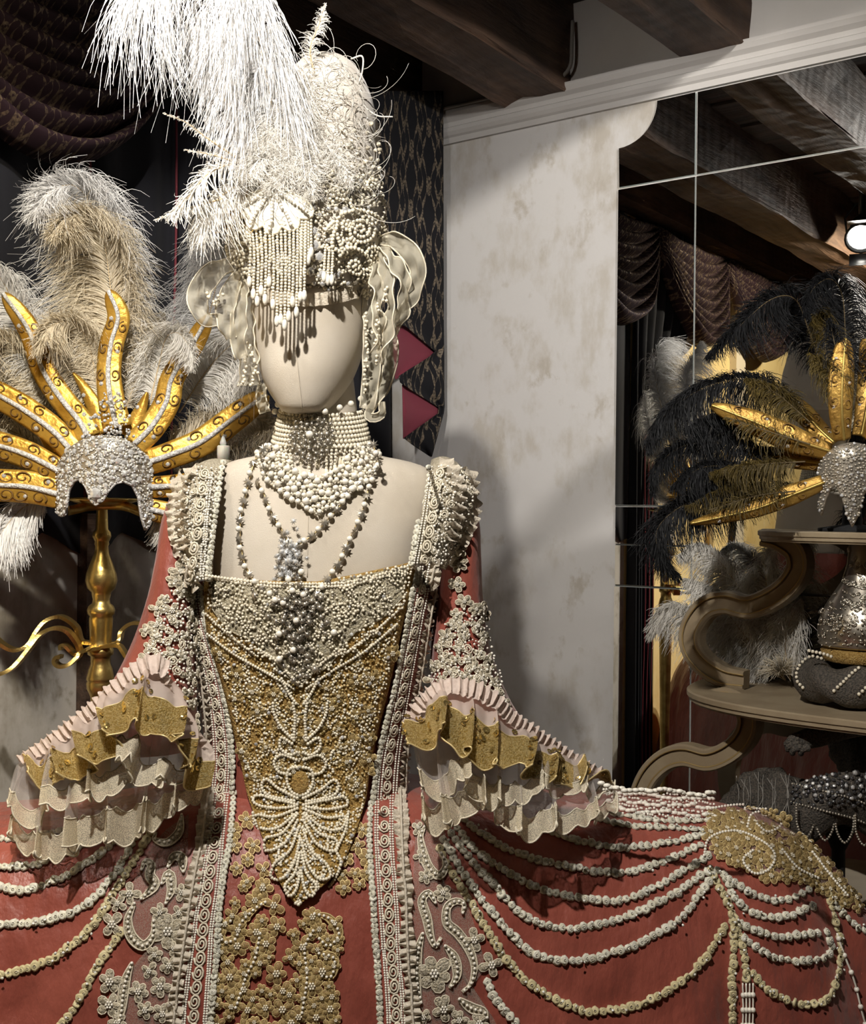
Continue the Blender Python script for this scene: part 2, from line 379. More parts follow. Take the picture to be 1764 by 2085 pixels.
def nodes_damask(name, ground, figure, cu, cv):
    m = bpy.data.materials.new(name); m.use_nodes = True; nt = m.node_tree; b = nt.nodes['Principled BSDF']; N = nt.nodes.new; L = nt.links.new
    uv = N('ShaderNodeUVMap'); sep = N('ShaderNodeSeparateXYZ'); L(uv.outputs[0], sep.inputs[0])
    def math_(op, a, c=None, d=None):
        n = N('ShaderNodeMath'); n.operation = op
        for k, x in enumerate((a, c, d)):
            if x is None: continue
            if isinstance(x, (int, float)): n.inputs[k].default_value = x
            else: L(x, n.inputs[k])
        return n.outputs[0]
    u = math_('DIVIDE', sep.outputs[0], cu); fl = math_('FLOOR', u); fu = math_('SUBTRACT', u, fl)
    a = math_('MULTIPLY', math_('ABSOLUTE', math_('SUBTRACT', fu, .5)), 2.0)
    v = math_('FRACT', math_('ADD', math_('DIVIDE', sep.outputs[1], cv), math_('MULTIPLY', fl, .5)))
    def band(x, w): return math_('LESS_THAN', math_('ABSOLUTE', x), w)
    sn = lambda k, ph=0: math_('SINE', math_('MULTIPLY_ADD', v, 2 * PI * k, ph))
    s1 = band(math_('SUBTRACT', a, math_('MULTIPLY_ADD', sn(1), .26, .42)), math_('MULTIPLY_ADD', sn(3), .05, .07))
    s2 = band(math_('SUBTRACT', a, math_('MULTIPLY_ADD', sn(2, 1.2), .14, .80)), math_('MULTIPLY_ADD', sn(2), .06, .07))
    e = math_('ADD', math_('POWER', math_('DIVIDE', a, .26), 2.0), math_('POWER', math_('DIVIDE', math_('SUBTRACT', v, .72), .17), 2.0))
    s3 = math_('MULTIPLY', math_('LESS_THAN', e, 1.0), math_('GREATER_THAN', e, .35))
    s4 = math_('LESS_THAN', math_('ADD', math_('POWER', math_('DIVIDE', a, .10), 2.0), math_('POWER', math_('DIVIDE', math_('SUBTRACT', v, .70), .07), 2.0)), 1.0)
    mx = math_('MAXIMUM', math_('MAXIMUM', s1, s2), math_('MAXIMUM', s3, s4))
    n = N('ShaderNodeTexNoise'); n.inputs['Scale'].default_value = 160; n.inputs['Detail'].default_value = 3; L(uv.outputs[0], n.inputs['Vector'])
    r = N('ShaderNodeMapRange'); r.inputs[1].default_value = .35; r.inputs[2].default_value = .6; L(n.outputs[0], r.inputs[0])
    fac = math_('MULTIPLY', mx, r.outputs[0])
    mix = N('ShaderNodeMix'); mix.data_type = 'RGBA'; mix.inputs[6].default_value = (*ground, 1); mix.inputs[7].default_value = (*figure, 1); L(fac, mix.inputs[0]); L(mix.outputs[2], b.inputs['Base Color'])
    rr = N('ShaderNodeMapRange'); rr.inputs[3].default_value = .8; b.inputs['Specular IOR Level'].default_value = .25; rr.inputs[4].default_value = .33; L(fac, rr.inputs[0]); L(rr.outputs[0], b.inputs['Roughness'])
    mm = math_('MULTIPLY', fac, .5); L(mm, b.inputs['Metallic'])
    MATS[name] = m; return m
def set_uv(o, uv):
    me = o.data; lay = me.uv_layers.new(name='UVMap'); li = np.empty(len(me.loops), np.int32); me.loops.foreach_get('vertex_index', li)
    lay.data.foreach_set('uv', np.asarray(uv, np.float32)[li].ravel())

nodes_plaster('wall_plaster', (.60, .58, .56), (.505, .47, .42), (.45, .41, .355))
nodes_plaster('wall_old', (.46, .43, .39), (.32, .29, .24), (.26, .23, .18))
nodes_plaster('wall_yellow', (.78, .60, .28), (.70, .50, .20), (.80, .66, .38))
M('paint_white', (.58, .555, .53), .6, c2=(.54, .515, .49), scale=6)
nodes_wood('timber', (.045, .022, .014), (.15, .085, .05), NV)
nodes_wood('plank', (.030, .018, .012), (.085, .05, .032), E1)
nodes_wood('floor_wood', (.09, .045, .02), (.20, .11, .05), NV)
nodes_damask('damask', (.004, .004, .006), (.19, .15, .105), .070, .145)
nodes_damask('damask_swag', (.020, .008, .012), (.18, .13, .085), .05, .085)
M('velvet_black', (.007, .007, .011), .9, sheen=.04)
M('velvet_red', (.11, .012, .022), .85, sheen=.6)
M('piping_red', (.16, .02, .03), .7)
mm = M('mirror', (.93, .94, .93), .0, metal=1.0)
M('mirror_edge', (.72, .78, .76), .12, metal=.6)
M('panel_cream', (.72, .63, .48), .5)

# floor, walls, ceiling
mb = MB(); rbox(mb, -.1, RA + .1, -.1, RB + .1, -.1, 0); floor = struct('floor', mb, MATS['floor_wood'])
mb = MB(); rbox(mb, -.1, RA + .1, -.12, 0, 0, RZ + .1); wall_back = struct('wall_back', mb, MATS['wall_plaster'])
mb = MB(); rbox(mb, -.12, 0, 0, 1.36, 0, RZ + .1); wall_left = struct('wall_left', mb, MATS['wall_old'])
mb = MB(); rbox(mb, -.12, 0, 1.36, RB, 0, RZ + .1); wall_yellow = struct('wall_side', mb, MATS['wall_yellow'])
mb = MB(); rbox(mb, RA, RA + .12, 0, RB, 0, RZ + .1); struct('wall_right', mb, MATS['wall_plaster'])
mb = MB(); rbox(mb, -.1, RA + .1, RB, RB + .12, 0, RZ + .1); struct('wall_front', mb, MATS['wall_plaster'])
mb = MB(); rbox(mb, -.1, RA + .1, -.12, RB + .1, RZ + .02, RZ + .12); ceiling = struct('ceiling', mb, MATS['plank'])
# ceiling boards (parts of the ceiling)
w = .21
for k in range(int(RB / w) + 1):
    mb = MB(); rbox(mb, -.02, RA, k * w + .006, (k + 1) * w - .006, RZ - .012 - .006 * (k % 3), RZ + .03)
    put('plank', mb, MATS['plank'], ceiling, smooth=False, recalc=True)
# beams (parts of the ceiling), hewn: subdivided, edges knocked off
def beam(a0, a1, z0, seed):
    r = np.random.default_rng(seed); mb = MB(); nb = 46
    ring = []
    prof = [(0, .02), (.012, .004), (.03, 0), (.35, 0), (.65, 0), (.97, 0), (.99, .006), (1, .02), (1, .35), (1, .7), (1, 1), (0, 1), (0, .7), (0, .35)]
    bb = np.linspace(-.02, RB, nb)
    wob = r.normal(0, 1, (nb, len(prof), 2)); wob = (wob + np.roll(wob, 1, 0) + np.roll(wob, -1, 0)) / 3
    ph = r.uniform(0, 6)
    g = np.zeros((nb, len(prof), 3))
    for i, b in enumerate(bb):
        for j, (s, t) in enumerate(prof):
            da = wob[i, j, 0] * .007 + .008 * math.sin(b * 2.3 + ph); dz = wob[i, j, 1] * .006 + .008 * math.sin(b * 1.7 + ph * 2)
            g[i, j] = RM(a0 + (a1 - a0) * s + da, b, z0 + (RZ + .01 - z0) * t + (dz if t < .5 else 0))
    mb.grid(g, cv=True)
    mb.f.append(np.array([list(range(len(prof)))])); mb.f.append(np.array([[(nb - 1) * len(prof) + k for k in range(len(prof))]]))
    o = put('beam', mb, MATS['timber'], ceiling, smooth=False, recalc=True); return o
for k, (a0, a1, z0) in enumerate([(.372, .545, 2.395), (.838, .985, 2.402), (1.42, 1.58, 2.40), (1.86, 2.02, 2.41), (2.22, 2.38, 2.40), (2.68, 2.84, 2.41), (3.14, 3.30, 2.40), (3.60, 3.76, 2.41)]):
    beam(a0, a1, z0, 40 + k)
mb = MB(); rbox(mb, 0, .10, 0, RB, 2.47, RZ); put('beam', mb, MATS['timber'], ceiling, smooth=False, recalc=True)
# crown moulding along the mirror wall
def moulding(name, b_axis=True):
    prof = [(0, 2.338), (.010, 2.338), (.010, 2.352), (.016, 2.356), (.022, 2.364), (.022, 2.374), (.016, 2.378), (.018, 2.388), (.028, 2.396), (.034, 2.406), (.034, 2.414), (0, 2.414)]
    g = np.array([[RM(a, b, z) for (b, z) in prof] for a in (-.02, RA)])
    mb = MB(); mb.grid(g, cv=True); return struct(name, mb, MATS['paint_white'])
moulding('trim_1')
mb = MB(); rbox(mb, -.02, RA, -.001, .004, 2.414, RZ); put('frieze', mb, MATS['paint_white'], wall_back, smooth=False, recalc=True)
for nm, (a0, a1, b0, b1) in {'baseboard_back': (0, RA, 0, .018), 'baseboard_left': (0, .018, 0, RB)}.items():
    mb = MB(); rbox(mb, a0, a1, b0, b1, 0, .12); struct(nm, mb, MATS['panel_cream'])
# gilt panelling on the yellow wall (seen in the mirror)
mb = MB(); 
for (b0, b1, z0, z1) in [(1.52, 1.56, .25, 1.5), (2.06, 2.10, .25, 1.5), (1.56, 2.06, 1.46, 1.5), (1.56, 2.06, .25, .29)]: rbox(mb, 0, .022, b0, b1, z0, z1)
put('gilt_frame', mb, MATS['console_gold'], wall_yellow, smooth=False, recalc=True)
mb = MB(); rbox(mb, 0, .03, 2.30, 2.40, 0, 2.3); put('door_jamb', mb, MATS['panel_cream'], wall_yellow, smooth=False, recalc=True)
# slim dark post on the left wall beside the plaster patch
mb = MB(); rbox(mb, 0, .03, .957, .983, 0, 1.39); struct('trim_2', mb, MATS['timber'])

# mirror: separate bevelled plates
mirror = thing('wall_mirror', 'large frameless wall mirror with thin seams on the plaster wall', 'mirror', RM(1.3, .003, .28))
def plate(poly):
    """poly: list of (a, z) counter-clockwise"""
    mb = MB(); n = len(poly); c = np.mean(poly, 0); q = np.array(poly, float)
    d = q - c; inn = c + d * (1 - .0018 / np.maximum(np.linalg.norm(d, axis=1, keepdims=True), .02))
    front = [RM(a, .0065, z) for a, z in inn]; back = [RM(a, .0005, z) for a, z in q]
    mb.add(np.array(front), [list(range(n))]); o = put('mirror_panel', mb, MATS['mirror'], mirror, smooth=False)
    e = MB(); e.add(np.array(front + back), [[k, (k + 1) % n, n + (k + 1) % n, n + k] for k in range(n)])
    put('panel_edge', e, MATS['mirror_edge'], o, smooth=False)
A0, A1, A2, A3 = .672, .864, 1.50, 2.12
g = .0012
arc = [(A0 + .004 + .10 * math.sin(t), 2.335 - .10 * math.cos(t)) for t in np.linspace(0, PI / 2, 12)]
arc = [(A0, 2.242)] + [(A0 + .098 * math.cos(PI / 2 - t), 2.335 - .093 * math.sin(PI / 2 - t)) for t in np.linspace(0, PI / 2, 12)]
zs = [.28, 1.236, 1.33, 1.418, 2.15, 2.335]
for c, (x0, x1) in enumerate([(A0, A1), (A1, A2), (A2, A3)]):
    rows = list(zip(zs[:-1], zs[1:])) if c == 0 else [(.28, 1.236), (1.236, 2.15), (2.15, 2.335)]
    for z0, z1 in rows:
        if c == 0 and z1 > 2.3:
            plate([(A0 + .003, z0 + g), (x1 - g, z0 + g), (x1 - g, z1)] + arc[::-1])
        else: plate([(x0 + g, z0 + g), (x1 - g, z0 + g), (x1 - g, z1 - g), (x0 + g, z1 - g)])

# cable hanging from the beam and running on the moulding
P = [RM(.556, .02, 2.56), RM(.560, .03, 2.50), RM(.556, .03, 2.45), RM(.528, .035, 2.425), RM(.47, .038, 2.419), RM(.36, .036, 2.419), RM(.2, .036, 2.419), RM(.12, .036, 2.419)]
mb = MB(); mb.tube(cr(P, 50), .0045, 8)
tag(put('cable', mb, MATS['cable'], origin=RM(.5, .03, 2.42)), 'grey electric cable looping from the beam end onto the crown moulding', 'cable')

# ------------------------------------------------------------------ curtains on the left wall
def drape(name, b0, b1, zt, zb, a0, amp, nf, mat, hem=None, uvs_=False, nb=None, nz=24, seed=0, gather=0.):
    r = np.random.default_rng(seed); nb = nb or int(nf * 10)
    bs = np.linspace(b0, b1, nb); P = np.zeros((nb, nz, 3)); U = np.zeros((nb, nz, 2))
    ph = np.cumsum(r.uniform(.6, 1.4, nb)); ph = ph / ph[-1] * nf * 2 * PI
    for i, b in enumerate(bs):
        zbb = zb if hem is None else hem(b)
        for j in range(nz):
            t = j / (nz - 1); z = zt + (zbb - zt) * t
            P[i, j] = RM(a0 + amp * (.5 + .5 * math.sin(ph[i] + .25 * math.sin(t * 3 + b * 4))) * (.75 + .25 * t), b0 + (b - b0) * (1 - gather * min(1, max(0, (t - .12) / .35)) ** .8) + .01 * math.sin(t * 5 + b * 9) * t * (gather == 0), z); U[i, j] = (b, z)
    mb = MB(); mb.grid(P); o = put(name, mb, mat); return o, U.reshape(-1, 2)
def jag(b):
    s = (b / .19) % 1.0
    return 1.30 + .085 * (s if s < .62 else (1 - s) * .62 / .38)
cur = thing('swag_curtain', 'black and gold damask swag curtain with dark drapes across the side wall', 'curtain', RM(.05, 1.4, 0))
o, _ = drape('drape_panel', .02, 1.36, 2.46, 1.3, .006, .018, 12, MATS['velvet_black'], hem=jag, seed=3); o.parent = cur; o.matrix_parent_inverse = Matrix.Translation(-Vector(WL[cur.name])); solid(o, .002)
o, _ = drape('drape_panel', 1.36, 1.86, 2.46, .02, .006, .05, 7, MATS['velvet_black'], seed=5, gather=.70); o.parent = cur; o.matrix_parent_inverse = Matrix.Translation(-Vector(WL[cur.name])); solid(o, .002)
# thin red piping lines between the drape widths
for b in (1.19, .985, .765, 1.40, 1.43, 1.46):
    mb = MB(); zl = 1.42 if b < 1.36 else .03
    mb.tube([RM(.026 if b < 1.36 else .062, b, z) + E1 * .004 * math.sin(z * 7) for z in np.linspace(2.3 if b < 1.36 else 1.7, zl, 12)], .0028, 5)
    put('piping', mb, MATS['piping_red'], cur)
def swag(bc, w, zt, drop, seed, mat, nf=7, a0=.05):
    r = np.random.default_rng(seed); nu, nv = 44, 90
    P = np.zeros((nu, nv, 3)); U = np.zeros((nu, nv, 2))
    off = r.uniform(-.02, .02, nf + 2)
    for i in range(nu):
        u = i / (nu - 1); s = 2 * u - 1; c = 1 - abs(s) ** 2.1
        for j in range(nv):
            v = j / (nv - 1); f = v * nf; k = int(min(f, nf - 1)); t = f - k
            ridge = math.sin(PI * t) ** .7
            fold = ridge * (.030 + .034 * v) * (c ** .5 + .12) + v * .035 * c
            z = zt - (.02 + (drop - .02) * v ** .92) * c - .10 * v * (1 - c) + .012 * math.sin(t * PI) * c + off[k] * .25 * c
            b = bc + w / 2 * s * (1 - .06 * v)
            P[i, j] = RM(a0 + fold + .01 * math.sin(u * 17 + v * 9) * .4, b, z); U[i, j] = (b, -v * drop * 1.7 + .06 * c)
    mb = MB(); mb.grid(P); o = put('swag', mb, mat, cur); set_uv(o, U.reshape(-1, 2)); solid(o, .002); return o
for k, (bc, w_) in enumerate(((1.13, .74), (1.80, .66), (2.46, .70), (3.16, .74))): swag(bc, w_, 2.45, .41 - .02 * (k == 2), 11 + k, MATS['damask_swag'], 8)
swag(.41, .74, 2.45, .34, 19, MATS['damask_swag'], 6)
# flat damask tail (jabot) in the corner: stepped zigzag hem that shows the red lining
def ona(px, py, a):
    d = at(px, py, 1.0) - V(0, 0, CZ); o = V(0, 0, CZ); q = np.dot(C0 + E1 * a - o, E1) / np.dot(d, E1); return o + d * q
def tail_part(name, ys, xl, xr, a, mat, wav=.006):
    P, U = [], []
    for y in np.linspace(ys[0][0], ys[-1][0], 60):
        x0, x1 = np.interp(y, [p[0] for p in ys], xl), np.interp(y, [p[0] for p in ys], xr)
        row = []
        for s in np.linspace(0, 1, 12):
            p = ona(x0 + (x1 - x0) * s, y, a + wav * math.sin(s * 5 + y * .004)); row.append(p); U.append((np.dot(p - C0, NV), p[2]))
        P.append(row)
    mb = MB(); mb.grid(np.array(P)); o = put(name, mb, mat, cur); set_uv(o, U); solid(o, .0015); return o
tail_part('tail', [(185,), (640,), (660,), (718,), (770,), (784,), (835,), (893,), (930,)], [745, 748, 822, 890, 806, 822, 903, 822, 878], [903, 904, 904, 905, 905, 905, 906, 890, 880], .205, MATS['damask'])
tail_part('tail_lining', [(655,), (718,), (772,)], [800, 802, 806], [820, 892, 807], .196, MATS['lining_red'], .002)
tail_part('tail_lining', [(783,), (835,), (893,)], [820, 821, 822], [821, 906, 823], .196, MATS['lining_red'], .002)

# ------------------------------------------------------------------ ceiling spots: can, lens, yoke, clamp and the light itself
LABEL = ['black ceiling spot aimed at the red gown from the front left', 'black ceiling spot near the side wall, seen shining in the mirror', 'black ceiling spot lighting the yellow wall', 'added black ceiling spot on the right brightening the plaster wall']
for (p, aim, pw, cone, blend, col, rad), lab in zip(LAMPS, LABEL):
    p = np.array(p); d = nrm(np.array(aim) - p); R = frameZ(d); t = thing('ceiling_spot', lab, 'lamp', p, 'ceiling spots')
    mb = MB(); mb.lathe([(0, -.13), (.03, -.13), (.042, -.10), (.046, -.02), (.050, .0), (.056, .012), (.056, .02), (.050, .02), (.046, .004), (0, .004)], p, 20, R); put('can', mb, MATS['lamp_black'], t)
    mb = MB(); mb.lathe([(0, .006), (.045, .0055)], p, 20, R); put('lens', mb, MATS['lamp_glass'], t)
    mb = MB(); side = R[:, 0]; zup = V(0, 0, 1); c = p - d * .05
    mb.tube([c + side * .052, c + side * .058 + zup * .05, c + side * .02 + zup * .10, c - side * .02 + zup * .10, c - side * .058 + zup * .05, c - side * .052], .004, 6); put('yoke', mb, MATS['lamp_black'], t)
    mb = MB(); zt = RZ - p[2]; mb.lathe([(0, .09), (.012, .09), (.012, zt - .02), (.03, zt - .02), (.03, zt), (0, zt)], c * V(1, 1, 0) + V(0, 0, p[2]), 12); put('stem', mb, MATS['lamp_black'], t)
    for sg in (-1, 1):
        mb = MB(); mb.strip(np.array([p + d * .02 + R[:, 1] * sg * .056, p + d * .055 + R[:, 1] * sg * .085]), R[:, 0], .04, .002); put('barn_door', mb, MATS['lamp_black'], t)
    ld = bpy.data.lights.new('spot_light', 'SPOT'); ld.energy = pw; ld.color = col; ld.spot_size = math.radians(cone); ld.spot_blend = blend; ld.shadow_soft_size = rad
    lo = bpy.data.objects.new('spot_light', ld); COL.objects.link(lo); lo.parent = t
    lo.matrix_basis = Matrix.Translation(Vector(d * .03)) @ Matrix([list(r) for r in frameZ(-d)]).to_4x4()

# ------------------------------------------------------------------ dressmaker's mannequin (linen head, neck and chest)
def loft(mb, rows, n=36, e=.85, cap=True):
    """rows: (px centre, py, Y centre, half width px, half depth m)"""
    g = []
    th = np.arange(n) / n * 2 * PI
    for (cx, py, Y, hw, hd) in rows:
        c = at(cx, py, Y); h = hw / FPX * Y
        cs, sn = np.cos(th), np.sin(th)
        g.append(np.stack([c[0] + h * np.sign(cs) * np.abs(cs) ** e, c[1] - hd * np.sign(sn) * np.abs(sn) ** e, np.full(n, c[2])], 1))
    b = mb.n; mb.grid(np.array(g), cv=True)
    if cap:
        mb.f.append(np.array([[b + k for k in range(n)]])); mb.f.append(np.array([[b + (len(rows) - 1) * n + k for k in range(n)]]))
    return mb
def rows_s(rows, n):
    r = np.asarray(rows, float); t = np.linspace(0, len(r) - 1, n); out = []
    q = cr(r * np.array([1, 1, 300, 1, 1000]), n) / np.array([1, 1, 300, 1, 1000]); return q
man = thing('mannequin', 'linen covered dress form with blank oval face wearing the red gown', 'mannequin', at(640, 1042, 1.75) * V(1, 1, 0))
TOR = [(655, 905, 1.745, 78, .056), (657, 925, 1.75, 112, .060), (660, 940, 1.752, 180, .068), (662, 960, 1.752, 222, .078), (660, 1000, 1.752, 238, .088), (655, 1060, 1.75, 236, .098), (648, 1130, 1.75, 226, .108), (640, 1220, 1.75, 212, .112), (634, 1320, 1.75, 194, .105), (628, 1430, 1.75, 168, .096), (622, 1540, 1.75, 142, .088), (620, 1620, 1.75, 146, .09), (620, 1700, 1.75, 165, .10)]
torso = MB(); loft(torso, rows_s(TOR, 44), 48)
put('torso', torso, MATS['linen'], man, recalc=True)
neck = MB(); loft(neck, rows_s([(650, 770, 1.74, 70, .05), (655, 830, 1.742, 72, .051), (657, 880, 1.744, 76, .053), (657, 935, 1.75, 95, .06)], 12), 32)
put('neck', neck, MATS['linen'], man, recalc=True)
HEAD = [(620, 843.5, 1.690, 4, .006), (620, 842, 1.690, 26, .022), (621, 836, 1.695, 48, .042), (624, 820, 1.705, 62, .058), (626, 795, 1.715, 80, .073), (628, 760, 1.722, 95, .084), (631, 715, 1.730, 108, .091), (632, 665, 1.735, 114, .096), (632, 610, 1.738, 115, .1), (632, 550, 1.74, 112, .101), (632, 490, 1.742, 100, .095), (632, 440, 1.745, 70, .07), (632, 420, 1.745, 20, .02)]
head = MB(); loft(head, rows_s(HEAD, 40), 44, e=.92); put('head', head, MATS['linen'], man, recalc=True)
HB = head.bvh()
P, N = cast_line(HB, [(597, 600), (599, 655), (606, 740), (616, 836)], n=30, off=.0006)
mb = MB(); mb.tube(P, .0007, 5); put('face_seam', mb, MATS['linen'], man)
P, N = cast_line(torso.bvh(), [(630, 960), (628, 1050), (626, 1175)], n=20, off=.0004)
mb = MB(); mb.tube(P, .0007, 5); put('chest_seam', mb, MATS['linen'], man)

# ------------------------------------------------------------------ the gown
YAW = math.radians(7.5); GX, GY = at(622, 1600, 1.76)[0], 1.76
gown = thing('court_gown', 'red taffeta court gown with pearl stomacher, rosette swags and lace sleeves', 'gown', (GX, GY, 0))
SID = [(.115, 1.0), (.30, .972), (.50, .957), (.66, .940), (.76, .905), (.825, .845), (.87, .76), (.90, .60), (.92, .30), (.94, .004)]
FRO = [(.092, 1.0), (.125, .975), (.150, .950), (.175, .915), (.195, .87), (.210, .81), (.225, .73), (.250, .58), (.28, .30), (.30, .004)]
def skirt_mesh(k=1.0, dz=0.0, crease=True):
    nv, nf = 110, 340; t = np.linspace(0, len(SID) - 1, nv)
    s = cr(np.array(SID), nv); f = cr(np.array(FRO), nv)
    # use one shared parameter so that both profiles stay aligned
    tt = np.linspace(0, 1, nv); P = np.zeros((nv, nf, 3))
    for j in range(nf):
        ph = j / nf * 2 * PI; c, sn = math.cos(ph), math.sin(ph); ca, sa = abs(c) ** .75, abs(sn) ** .55
        w2 = c * c
        rx, ry = s[:, 0] * k, f[:, 0] * k
        z = s[:, 1] * w2 + f[:, 1] * (1 - w2)
        x = rx * ca * math.copysign(1, c); y = -ry * sa * math.copysign(1, sn)
        if crease:   # soft vertical folds of the hanging silk
            am = np.clip((tt - .25) * 1.5, 0, 1) * .021
            y = y + am * (np.sin(x * 34 + 1.3 * np.sin(z * 9)) + .6 * np.sin(x * 61 + z * 14)) * abs(sn) ** .3
            y = y - np.clip(tt * 3, 0, 1) * .0035 * (np.abs(np.sin(x * 19 + z * 27 + 2 * np.sin(x * 7))) ** .5 + .8 * np.abs(np.sin(x * 31 - z * 21 + 1.7 * np.sin(z * 13))) ** .5) * abs(sn) ** .3
        P[:, j] = np.stack([x, y, z + dz], 1)
    c, sn = math.cos(YAW), math.sin(YAW)
    Q = P.copy(); Q[..., 0] = P[..., 0] * c - P[..., 1] * sn + GX; Q[..., 1] = P[..., 0] * sn + P[..., 1] * c + GY
    return Q
skirt = MB(); skirt.grid(skirt_mesh(), cv=True)
put('skirt', skirt, MATS['taffeta'], gown, recalc=True)
bod = MB(); loft(bod, rows_s([(642, 1188, 1.75, 244, .114), (636, 1250, 1.75, 250, .116), (633, 1320, 1.75, 238, .112), (631, 1400, 1.75, 224, .106), (627, 1480, 1.75, 210, .101), (624, 1550, 1.75, 203, .1), (621, 1620, 1.75, 206, .104), (620, 1690, 1.75, 216, .11)], 34), 48, cap=False)
put('bodice', bod, MATS['taffeta'], gown, recalc=True)
def ruled(A, B, n, m, bulge=0., bdir=(0, -1, .3), w=None):
    a, b = cr([at(*p) for p in A], n), cr([at(*p) for p in B], n); t = np.linspace(0, 1, m)
    g = a[:, None] * (1 - t)[None, :, None] + b[:, None] * t[None, :, None]
    return g + np.sin(t * PI)[None, :, None] * bulge * nrm(np.array(bdir, float))
SHL = ruled([(432, 1185, 1.640), (434, 1080, 1.645), (443, 1005, 1.66), (455, 958, 1.70), (470, 940, 1.76), (480, 955, 1.84)], [(380, 1185, 1.66), (357, 1100, 1.67), (352, 1030, 1.685), (366, 980, 1.71), (400, 952, 1.765), (420, 960, 1.84)], 30, 9, .02)
SHR = ruled([(842, 1150, 1.645), (852, 1080, 1.65), (868, 1005, 1.67), (876, 958, 1.715), (880, 938, 1.77), (878, 950, 1.85)], [(905, 1160, 1.67), (938, 1090, 1.685), (958, 1015, 1.70), (950, 968, 1.73), (930, 944, 1.78), (925, 952, 1.85)], 30, 9, .02)
shl, shr = MB(), MB(); shl.grid(SHL); shr.grid(SHR)
for m_ in (shl, shr): solid(put('shoulder_robing', m_, MATS['lace_cream'], gown), .004, 0)
sl = MB(); loft(sl, rows_s([(398, 985, 1.72, 36, .04), (372, 1060, 1.715, 36, .05), (363, 1130, 1.70, 38, .052), (350, 1220, 1.685, 44, .055), (332, 1320, 1.67, 62, .06), (300, 1440, 1.65, 95, .07), (270, 1520, 1.64, 120, .075)], 30), 32, cap=False)
sr = MB(); loft(sr, rows_s([(912, 985, 1.75, 40, .04), (934, 1060, 1.75, 40, .05), (938, 1130, 1.745, 40, .052), (936, 1220, 1.74, 46, .055), (938, 1320, 1.73, 58, .06), (960, 1430, 1.72, 80, .065), (990, 1500, 1.71, 100, .07)], 30), 32, cap=False)
for m_ in (sl, sr): solid(put('sleeve', m_, MATS['taffeta'], gown, recalc=True), .003, 0)
def union(*mbs):
    u = MB()
    for m_ in mbs:
        v = np.vstack(m_.v); base = u.n; u.v.append(v); u.f += [b + base for b in m_.f]; u.n += len(v)
    return u.bvh()
BODY = union(torso, skirt, bod, shl, shr, sl, sr)
BS = union(torso, skirt, bod, shl, shr)
SK = 1 / 1440.0     # metres per photo pixel on the gown
def side_of(P, N):
    T = nrm(np.gradient(P, axis=0)); return nrm(np.cross(N, T)), T
def smoothN(N, k=3):
    for _ in range(k): N = nrm(N + np.roll(N, 1, 0) + np.roll(N, -1, 0)) if len(N) > 4 else N
    return N

# pieces that repeat
def rosette_mesh():
    mb = MB(); n = 9; th = np.arange(n) / n * 2 * PI
    prof = [(1.0, .0), (1.05, .35), (.78, .62), (.45, .45), (.22, .72)]
    g = np.zeros((len(prof), n, 3))
    for i, (r, z) in enumerate(prof):
        k = 1 + .10 * np.cos(th * 4 + i * 1.3); g[i] = np.stack([r * k * np.cos(th + i * .35), r * k * np.sin(th + i * .35), np.full(n, z)], 1)
    mb.grid(g, cv=True); b = (len(prof) - 1) * n; mb.f.append(np.array([[b + k for k in range(n)]])); return mb
ROS = rosette_mesh(); ROSA = np.vstack(ROS.v), [f for f in ROS.f]
rv, rf = np.vstack(ROS.v), np.vstack([np.vstack([f[:, [0, 1, 2]], f[:, [0, 2, 3]]]) for f in ROS.f if f.shape[1] == 4] + [np.array([[f[0, 0], f[0, k], f[0, k + 1]] for k in range(1, f.shape[1] - 1)]) for f in ROS.f if f.shape[1] != 4])
ROSB = (rv, rf)
ros_me = {k: ROS.mesh('rosette', mats=[MATS[k]]) for k in ('rosette', 'rosette_gold', 'cream_cord')}
def swirl_mesh():
    mb = MB(); t = np.linspace(0, 1, 20); a = t * 2 * PI * 2.1; r = 1.0 - .82 * t
    mb.tube(np.stack([r * .72 * np.cos(a), r * np.sin(a), .12 + .10 * t], 1), .13, 4); return mb
sw_me = {k: swirl_mesh().mesh('swirl', mats=[MATS[k]]) for k in ('cream_cord', 'gold_cord')}

